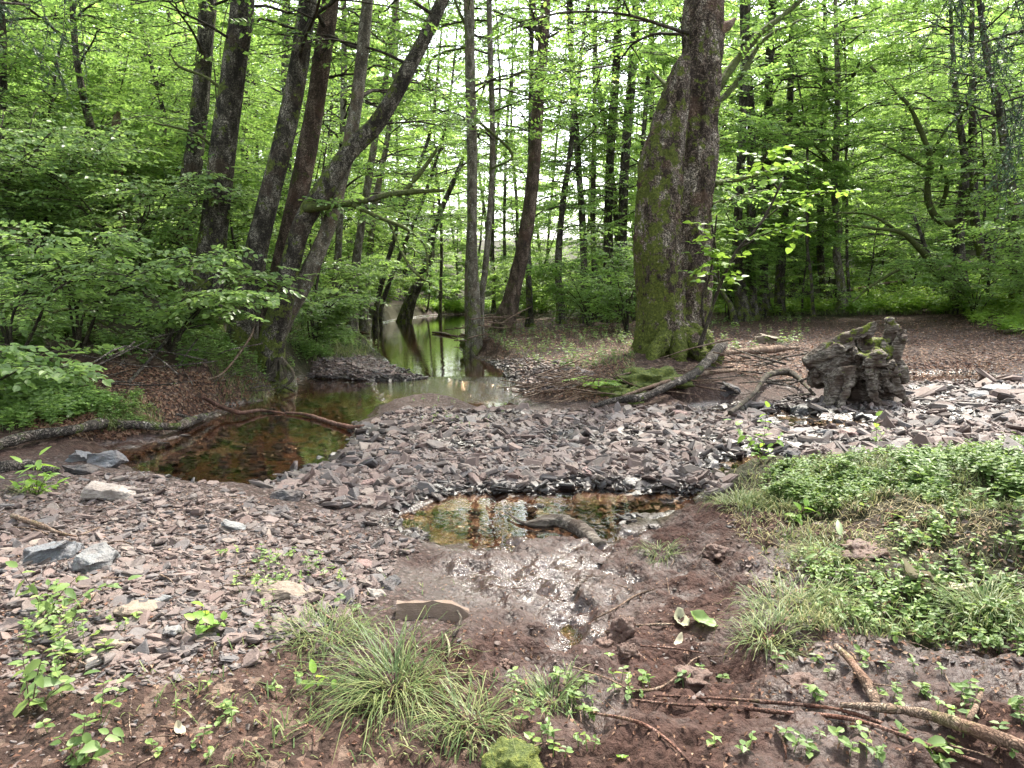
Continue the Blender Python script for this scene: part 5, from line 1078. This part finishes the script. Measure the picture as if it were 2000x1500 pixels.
wood('branch', [(1640, 1395, 14), (1720, 1402, 22), (1800, 1415, 26), (1880, 1440, 28), (1960, 1470, 28), (2060, 1505, 28)], 'thick barkless tan branch running to the bottom right corner', 'stick', 'branch', off=.015)
wood('branch', [(1630, 1275, 14), (1655, 1300, 20), (1680, 1335, 22), (1700, 1365, 28), (1710, 1395, 30)], 'stubby peeling root ending at the thick barkless branch', 'stick', 'branch', off=.01)
wood('root', [(1240, 1375, 7), (1330, 1385, 9), (1420, 1388, 10), (1520, 1400, 11), (1640, 1410, 11), (1720, 1430, 13), (1820, 1470, 13), (1920, 1500, 13)], 'long reddish root running across the mud, lower of the pair', 'root_red', 'root')
wood('root', [(1280, 1372, 7), (1400, 1378, 8), (1500, 1386, 9), (1620, 1398, 10), (1700, 1420, 9), (1760, 1445, 7)], 'reddish root lying just above the longest one in the mud', 'root_red', 'root', off=.012)
wood('root', [(1150, 1400, 5), (1210, 1410, 8), (1260, 1425, 8), (1310, 1460, 8), (1350, 1500, 7)], 'reddish root curving down to the bottom edge at centre right', 'root_red', 'root')
wood('root', [(1510, 1430, 6), (1530, 1455, 7), (1535, 1490, 6)], 'short reddish root hanging below the longest one', 'root_red', 'root')
wood('branch', [(1890, 1430, 16), (1905, 1400, 14), (1918, 1365, 12)], 'short upright stub behind the thick barkless branch', 'stick', 'branch', off=.02)
wood('twig', [(1105, 1305, 4), (1180, 1330, 5), (1235, 1355, 6), (1290, 1350, 6), (1330, 1320, 6), (1360, 1292, 6), (1410, 1288, 5)], 'long curved pale twig looping across the mud', 'stick', 'twig')
wood('twig', [(1250, 1272, 5), (1320, 1278, 6), (1380, 1288, 5)], 'reddish twig lying above the long curved pale twig', 'root_red', 'twig', off=.01)
wood('twig', [(1160, 1215, 5), (1200, 1195, 6), (1240, 1170, 6), (1280, 1155, 5)], 'brown twig left of the pale dock leaves', 'stick', 'twig')
wood('twig', [(1240, 1228, 7), (1290, 1226, 8), (1320, 1224, 5)], 'short thick twig pointing at the whitish leaf', 'stick', 'twig')
wood('twig', [(1120, 1165, 7), (1130, 1150, 7), (1142, 1135, 6)], 'short grey stick standing in the mud below the driftwood', 'dead_wood', 'twig')
wood('twig', [(25, 1020, 10), (80, 1040, 10), (120, 1055, 9), (150, 1060, 6)], 'bleached stick above the blue-grey wedge block', 'stick', 'twig', off=.02)
wood('twig', [(155, 1200, 12), (180, 1175, 12), (190, 1168, 9)], 'short bleached curved stick left of the large tan oval slab', 'stick', 'twig', off=.01)
wood('twig', [(75, 1275, 8), (120, 1290, 8), (170, 1310, 7)], 'bleached stick among the lower left weeds', 'stick', 'twig', off=.01)
wood('twig', [(600, 1190, 7), (625, 1205, 8), (655, 1225, 7)], 'brown stick under the lumpy light brown rock', 'stick', 'twig', off=.01)
wood('twig', [(550, 1455, 5), (580, 1440, 7), (610, 1430, 7), (615, 1470, 7)], 'hooked red-brown root at the bottom below the large tussock', 'root_red', 'twig', off=.01)
wood('twig', [(870, 1250, 6), (878, 1275, 7), (875, 1295, 6)], 'short white stick just right of the large tussock', 'pale_leaf', 'twig', off=.01)
wood('twig', [(885, 1260, 8), (900, 1225, 8), (888, 1200, 5)], 'forked dark twig in the mud below the half-buried slab', 'bark_thin', 'twig', off=.02)
wood('branch', [(1800, 600, 10), (1900, 575, 8), (1999, 540, 5)], 'fallen pale branch on the green bank at far right', 'stick', 'branch', off=.2)
wood('branch', [(1630, 590, 8), (1700, 575, 8), (1790, 560, 6)], 'fallen pale branch on the mound behind the clearing', 'stick', 'branch', off=.3)
wood('branch', [(1960, 655, 8), (1999, 650, 10), (2040, 640, 10)], 'dark branch lying at the right edge of the clearing', 'bark_thin', 'branch', off=.06)
wood('branch', [(675, 640, 10), (700, 655, 9), (722, 668, 6)], 'red-brown branch end on the left shore of the far water', 'root_red', 'branch', off=.05)
wood('branch', [(845, 663, 5), (870, 668, 6), (895, 667, 4)], 'small dark branch lying in the far water', 'bark_thin', 'branch', off=.02)
wood('branch', [(250, 750, 7), (300, 715, 8), (340, 690, 7), (345, 660, 5)], 'bare grey branch leaning on the left leaf-strewn slope', 'dead_wood', 'branch', zoff=[.0, .12, .3, .4])
wood('branch', [(20, 690, 10), (80, 675, 9), (150, 660, 8), (260, 680, 6)], 'mossy arched branch over the left slope', 'dead_wood', 'branch', zoff=[.1, .3, .35, .1], mossf=.8)
wood('branch', [(400, 745, 5), (440, 740, 5), (490, 700, 5), (500, 690, 3)], 'thin pale curved branch below the left cluster', 'stick', 'branch', zoff=[.0, .1, .3, .45])
def rstick(poly, n, Lr, wr, label, name, cat, grp, mat, zr=(.01, .25), yaw=None):
    P = scatter(poly, n)
    for q in range(n):
        a = rng.uniform(0, 6.28) if yaw is None else yaw + rng.normal(0, .5); L = rng.uniform(*Lr); r_ = rng.uniform(*wr); e = rng.normal(0, .16); d = np.array([math.cos(a) * L, math.sin(a) * L, e * L])
        W = np.array([-d / 2, rng.normal(0, .05, 3) * L, d / 2]); W, rr = resample(W, [r_, r_ * .85, r_ * .4], L / 8); mb = MB(); tube(mb, W, rr, 6, .2, 14, moss=0)
        z = P[q, 2] + rng.uniform(*zr) + abs(e) * L / 2; tag(link(name, mb.mesh(name, M[mat], True), loc=(P[q, 0], P[q, 1], z)), label, cat, grp)
rstick([(1390, 720), (1560, 700), (1560, 790), (1400, 790)], 24, (.4, 1.1), (.006, .02), 'bare stick in the tangled brush pile left of the fallen stump', 'stick', 'stick', 'sticks in the brush pile', 'dead_wood', yaw=2.4)
rstick([(1180, 780), (1250, 740), (1420, 720), (1420, 780)], 22, (.4, 1.1), (.005, .014), 'thin bare stick caught under the driftwood at the foot of the double trunk', 'stick', 'stick', 'sticks under the driftwood', 'stick')
rstick([(1015, 790), (1060, 745), (1160, 740), (1200, 790)], 60, (.4, 1.0), (.004, .011), 'thin brown twig in the mat along the water below the island bank', 'twig', 'twig', 'twigs in the bank mat', 'stick', (.01, .2), .4)
rstick([(905, 680), (920, 640), (1010, 620), (1010, 660), (950, 690)], 30, (.6, 1.5), (.008, .02), 'thin stick in the flood debris around the twin-stem tree', 'stick', 'stick', 'flood debris sticks', 'stick', (.02, .45), .2)
rstick([(420, 760), (560, 740), (600, 760), (520, 790)], 22, (.3, .8), (.004, .010), 'thin root or twig hanging from the undercut left bank', 'twig', 'twig', 'twigs at the undercut left bank', 'dead_wood', (.02, .2))
rstick([(20, 700), (420, 650), (600, 720), (430, 770), (200, 800)], 30, (.5, 1.6), (.004, .012), 'thin bare stick among the weeds on the left slope', 'stick', 'stick', 'sticks on the left slope', 'dead_wood', (.05, .5))
rstick([(1380, 640), (1999, 640), (1999, 720), (1600, 700)], 16, (.3, .8), (.006, .014), 'small stick on the leaf-strewn clearing', 'stick', 'stick', 'sticks on the clearing', 'stick', (.01, .03))
rstick([(900, 1100), (1500, 1100), (1999, 1300), (1999, 1500), (200, 1500), (300, 1350), (800, 1350)], 46, (.05, .22), (.0015, .004), 'small thin twig lying on the muddy foreground', 'twig', 'twig', 'small twigs on the foreground mud', 'stick', (.004, .012))
rstick([(0, 1000), (500, 980), (700, 1180), (0, 1250)], 24, (.08, .25), (.002, .005), 'small pale twig among the slates of the left hump', 'twig', 'twig', 'small twigs on the left hump', 'stick', (.01, .025))
# --- fallen stump with root plate
YS = 10.2; base = np.array([*pz(1670, 790, .06), .06]); base[2] = float(gz(base[0], base[1])); YS = base[1]
sm_ = MB()
def S_(pts, rr_=None, rgh=.12):
    A = np.array(pts, float); W = np.array([pt(a[0], a[1], YS + a[3]) for a in A]) - base; r = A[:, 2] / 2 / F * (YS + A[:, 3]); P, rr = resample(W, r, .04); tube(sm_, P, rr, 18, rgh, 5, int(rng.integers(99)))
S_([(1585, 728, 44, .3), (1600, 726, 62, .3), (1632, 715, 74, .3), (1668, 702, 86, .27), (1700, 702, 100, .25), (1724, 708, 90, .3)])
S_([(1575, 705, 24, .3), (1620, 680, 40, .25), (1665, 655, 46, .2), (1690, 640, 32, .2), (1706, 622, 18, .2), (1712, 614, 8, .2)])
S_([(1715, 690, 50, .3), (1738, 660, 34, .3), (1743, 640, 26, .3), (1740, 622, 20, .3), (1736, 606, 9, .3)])
S_([(1735, 700, 44, .1), (1756, 670, 24, .1), (1762, 645, 16, .1), (1760, 628, 6, .1)]); S_([(1740, 700, 40, .15), (1758, 720, 26, .15), (1770, 745, 14, .15)])
S_([(1640, 730, 60, .15), (1632, 755, 40, .05), (1622, 778, 24, -.05), (1612, 802, 14, -.1)])
S_([(1700, 730, 60, .25), (1712, 755, 50, .25), (1735, 775, 30, .25)]); S_([(1620, 752, 36, .4), (1665, 765, 60, .4), (1710, 775, 60, .4), (1750, 780, 30, .35)])
S_([(1655, 715, 30, .0), (1660, 745, 16, -.12), (1650, 770, 11, -.2), (1640, 800, 10, -.22)])
S_([(1700, 715, 40, .0), (1703, 745, 22, -.1), (1708, 775, 16, -.15), (1722, 802, 12, -.2)])
S_([(1725, 715, 54, .1), (1742, 745, 36, .05), (1760, 765, 22, 0), (1776, 790, 12, -.05)])
for q in range(26):
    a_ = rng.uniform(0, 6.28); L_ = rng.uniform(40, 78); c_ = (1708 + rng.normal(0, 10), 700 + rng.normal(0, 10)); e_ = (c_[0] + math.cos(a_) * L_ * .85, c_[1] + math.sin(a_) * L_ * .85); md_ = ((c_[0] + e_[0]) / 2 + rng.normal(0, 8), (c_[1] + e_[1]) / 2 + rng.normal(0, 8)); w_ = rng.uniform(8, 20)
    if e_[1] < 668 or e_[0] > 1772: continue
    S_([(c_[0], c_[1], w_ * 1.3, .02), (md_[0], md_[1], w_, rng.uniform(-.2, .0)), (e_[0], e_[1], w_ * .35, rng.uniform(-.22, .12))])
V, Nn, Fs = fuse(sm_, .013, None)
Vr = np.stack([V[:, 0] * .93 + V[:, 2] * .36, V[:, 1], V[:, 2] * .93 - V[:, 0] * .36], -1); rg = 1 - np.abs(fbm(Vr * [2., 13, 13], 3, 5, .5)); hol = sstep(.12, .55, fbm(V * [2.6, 2.6, 3.2] + 3.7, 2, 61)) * sstep(.1, -.4, Nn[:, 1]); V = V + Nn * (-.13 * hol + .04 * (rg - .6) + .02 * fbm(V * 4.5, 3, 9) + .006 * fbm(V * 24, 3, 6))[:, None]
V[:, 2] *= .93; tm = MB(); tm.add(V, Fs, moss=.05 + .42 * sstep(.25, .75, V[:, 0] * .5 + V[:, 2]) * np.clip(Nn[:, 2] + .35, 0, 1)); tag(link('tree_stump', tm.mesh('tree_stump', M['weathered'], True), loc=base), 'weathered grey upturned stump with root prongs on the stones right of centre', 'stump')
# --- moss lump in front, island moss lumps, mud clods, dropped leaves
def lump(name, u, v, wpx, hz, label, cat, mat, seed=0, amp=.25, fq=6, sx=1., grp=None):
    P = hit(u, v)[0]; s = size(P[None], wpx)[0] / 2; th, ph = np.meshgrid(np.linspace(0, 2 * np.pi, 40, endpoint=False), np.linspace(.02, np.pi * .62, 20)); D = np.stack([np.sin(ph) * np.cos(th), np.sin(ph) * np.sin(th), np.cos(ph)], -1).reshape(-1, 3)
    r_ = 1 + amp * fbm(D * fq * .35 + seed, 4, seed, .6); V = D * r_[:, None] * np.array([s * sx, s, s * hz]); i = np.arange(19)[:, None] * 40; j = np.arange(40)[None]; Q = np.stack([i + j, i + 40 + j, i + 40 + (j + 1) % 40, i + (j + 1) % 40], -1).reshape(-1, 4)
    mb = MB(); mb.add(V, Q); return tag(link(name, mb.mesh(name, M[mat], True), loc=P), label, cat, grp)
mm, t = nodes('mud_clod'); k = NT(t); g_ = k.n('NewGeometry').outputs['Position']; a_ = k.noise(g_, 30., 6, .7)
k.out(k.n('BsdfPrincipled', {'Base Color': k.ramp(a_, [(.3, (.05, .025, .018)), (.6, (.13, .07, .052))]), 'Roughness': .6, 'Normal': k.bump(a_, 1., .02)}).outputs[0]); M['mud'] = mm
lump('moss', 1000, 1488, 105, .55, 'bright yellow-green moss lump at the bottom edge', 'moss', 'moss', 4)
lump('moss', 1200, 765, 60, .6, 'mossy root hump beside the fern', 'moss', 'moss', 6, .4); lump('moss', 1275, 748, 95, .5, 'long mossy hump at the very foot of the double trunk', 'moss', 'moss', 15, .5, sx=1.3); lump('moss', 1235, 778, 70, .5, 'low dark moss hump above the driftwood', 'moss', 'moss', 8, .4); lump('moss', 930, 678, 46, .7, 'moss cushion on the rooty foot of the twin-stem tree', 'moss', 'moss', 9, .5)
for u, v, w_, h_, lab in [(1215, 1240, 46, 1.2, 'upright reddish mud clod right of the small foreground pool'), (1180, 1265, 44, .6, 'low mud clod left of the upright one'), (1225, 1278, 40, .9, 'mud clod in front of the upright one'), (1350, 1330, 56, .7, 'mud clod below the curled leaf'), (1395, 1080, 40, .7, 'brown clod at the edge of the right bank'), (1570, 1340, 60, .5, 'smooth mud lump left of the stubby root'), (985, 1300, 26, .8, 'small clod right of the foreground tussock'), (1690, 1080, 70, .5, 'dark earth heap left of the crumpled brown leaf')]:
    lump('mud_clod', u, v, w_, h_, lab, 'clod', 'mud', int(u), .4)
def dropleaf(u, v, wpx, asp, yaw, tilt, label, mat, name='leaf', curl=.5):
    P = hit(u, v)[0]; L = size(P[None], wpx)[0] * .8; n, m_ = 9, 7; s, t_ = np.meshgrid(np.linspace(-1, 1, m_), np.linspace(0, 1, n)); wd = L * asp * .5 * np.sin(np.pi * np.clip(t_ * .92 + .06, 0, 1)) ** .7
    X = s * wd; Yv = (t_ - .5) * L; Z = np.abs(s) * wd * .35 + curl * L * (t_ - .5) ** 2 + .06 * L * fbm(np.stack([X / L * 5, Yv / L * 5, t_ * 0], -1).reshape(-1, 3), 3, int(u)).reshape(n, m_) * 2
    i = np.arange(n - 1)[:, None] * m_; j = np.arange(m_ - 1)[None]; Q = np.stack([i + j, i + j + 1, i + m_ + j + 1, i + m_ + j], -1).reshape(-1, 4); mb = MB(); mb.add(np.stack([X, Yv, Z], -1).reshape(-1, 3), Q, rnd=.5)
    o = link(name, mb.mesh(name, M[mat], True), loc=P + [0, 0, .006 + L * .1 * abs(tilt)]); o.rotation_euler = (tilt, .1, yaw); return tag(o, label, 'leaf')
dropleaf(1330, 1215, 62, .5, .1, .3, 'whitish upturned leaf on the mud', 'dead_pale'); dropleaf(1372, 1218, 72, .75, .7, .2, 'large grey-green crinkled leaf right of the whitish one', 'leaf_herb'); dropleaf(1325, 1258, 44, .4, -.5, .2, 'curled tan leaf below the whitish one', 'pale_leaf', curl=1.); dropleaf(1190, 1282, 24, .4, 1.5, .1, 'small yellow leaf beside the mud clods', 'leaf_bright')
dropleaf(1785, 1130, 90, .55, 1.9, .5, 'large crumpled papery brown leaf on the right bank, left half', 'pale_leaf', curl=.9); dropleaf(1845, 1150, 100, .5, 1.3, .2, 'papery brown folded leaf on the right bank, right half', 'pale_leaf', curl=.7)
dropleaf(350, 1432, 36, .6, .8, .5, 'small curled whitish leaf on bare soil at lower left', 'pale_leaf', curl=1.2); dropleaf(950, 1063, 16, .6, .8, .1, 'tiny yellow leaf at the lower edge of the front puddle', 'pale_leaf'); dropleaf(1215, 1482, 28, .35, 1.6, .1, 'small yellow-green leaf at the bottom edge', 'leaf_bright'); dropleaf(1855, 1385, 22, .6, .8, .1, 'small yellow leaf on the mud at lower right', 'leaf_bright'); dropleaf(1780, 1392, 18, .8, .3, .1, 'tiny pale round leaf behind the thick barkless branch', 'pale_leaf')
# --- spruce boughs reaching in from trees just outside the frame
def spruce(xy, H, boughs, label):
    x, y = xy; g = float(gz(x, y)); root = empty('spruce_tree', (x, y, g), label, 'tree'); base = np.array([x, y, g]); tm = MB(); P, rr = trunk_mesh(tm, np.array([[0, 0, -.3], [0, 0, H * .5], [.1, 0, H]]), np.array([.17, .11, .02]), 0, .3, 14, .3, .1, .3); link('trunk', tm.mesh('trunk', M['bark'], True), root)
    br, nd = MB(), MB()
    for pts, Y, hang, nh in boughs:
        W = np.array([pt(a, b, Y_) for (a, b), Y_ in zip(pts, Y)]) - base; W = np.vstack([[0, 0, W[0, 2] + .1], W]); P, rr = resample(W, np.linspace(.022, .006, len(W)), .05); tube(br, P, rr, 6, cap=False)
        k_ = rng.integers(int(len(P) * .15), len(P), nh); S = P[k_]; L = hang * rng.uniform(.4, 1.15, nh); D = unit(np.stack([rng.normal(0, .35, nh), rng.normal(0, .35, nh), -np.ones(nh)], -1)); E = S + D * L[:, None]; segs(br, S, E, .003, .0015)
        for q in range(nh):
            m_ = int(L[q] / .006); t = rng.random(m_); o = S[q] + (E[q] - S[q]) * t[:, None]; d = unit(rng.normal(0, 1, (m_, 3)) + D[q] * .9); leaves(nd, o, d, rng.normal(0, 1, (m_, 3)), .030, .0065, 4, 0, 0)
            for b_ in range(5):
                f = rng.random(); o0 = S[q] + (E[q] - S[q]) * f; dd = unit(D[q] + rng.normal(0, .6, 3)); l2 = L[q] * .35; m2 = int(l2 / .010) + 1; t = rng.random(m2); segs(br, o0[None], (o0 + dd * l2)[None], .002, .001); leaves(nd, o0 + dd * (l2 * t)[:, None], unit(rng.normal(0, 1, (m2, 3)) + dd), rng.normal(0, 1, (m2, 3)), .030, .0065, 4, 0, 0)
    link('boughs', br.mesh('boughs', M['bark_thin'], True), root); link('needles', nd.mesh('needles', M['needle']), root)
spruce((-5.2, 4.2), 9, [([(-120, -60), (0, -50), (100, -40), (190, -30)], (4.2, 4.3, 4.4, 4.5), .60, 44), ([(-160, -20), (-40, 0), (60, 10)], (4.5, 4.7, 4.9), .55, 26)], 'spruce whose dark needle twigs hang into the upper left corner')
spruce((5.2, 4.6), 10, [([(2150, -60), (2040, -40), (1930, -20), (1850, -30)], (4.6, 4.5, 4.4, 4.3), .6, 40), ([(2150, 160), (2060, 170), (1960, 200)], (4.8, 4.8, 4.9), .8, 44), ([(2140, 40), (2000, 60), (1900, 90)], (5.2, 5.3, 5.4), .6, 36), ([(2200, 380), (2080, 380), (1980, 400)], (5., 5., 5.1), .5, 22)], 'spruce whose grey-green needle boughs hang along the upper right edge')
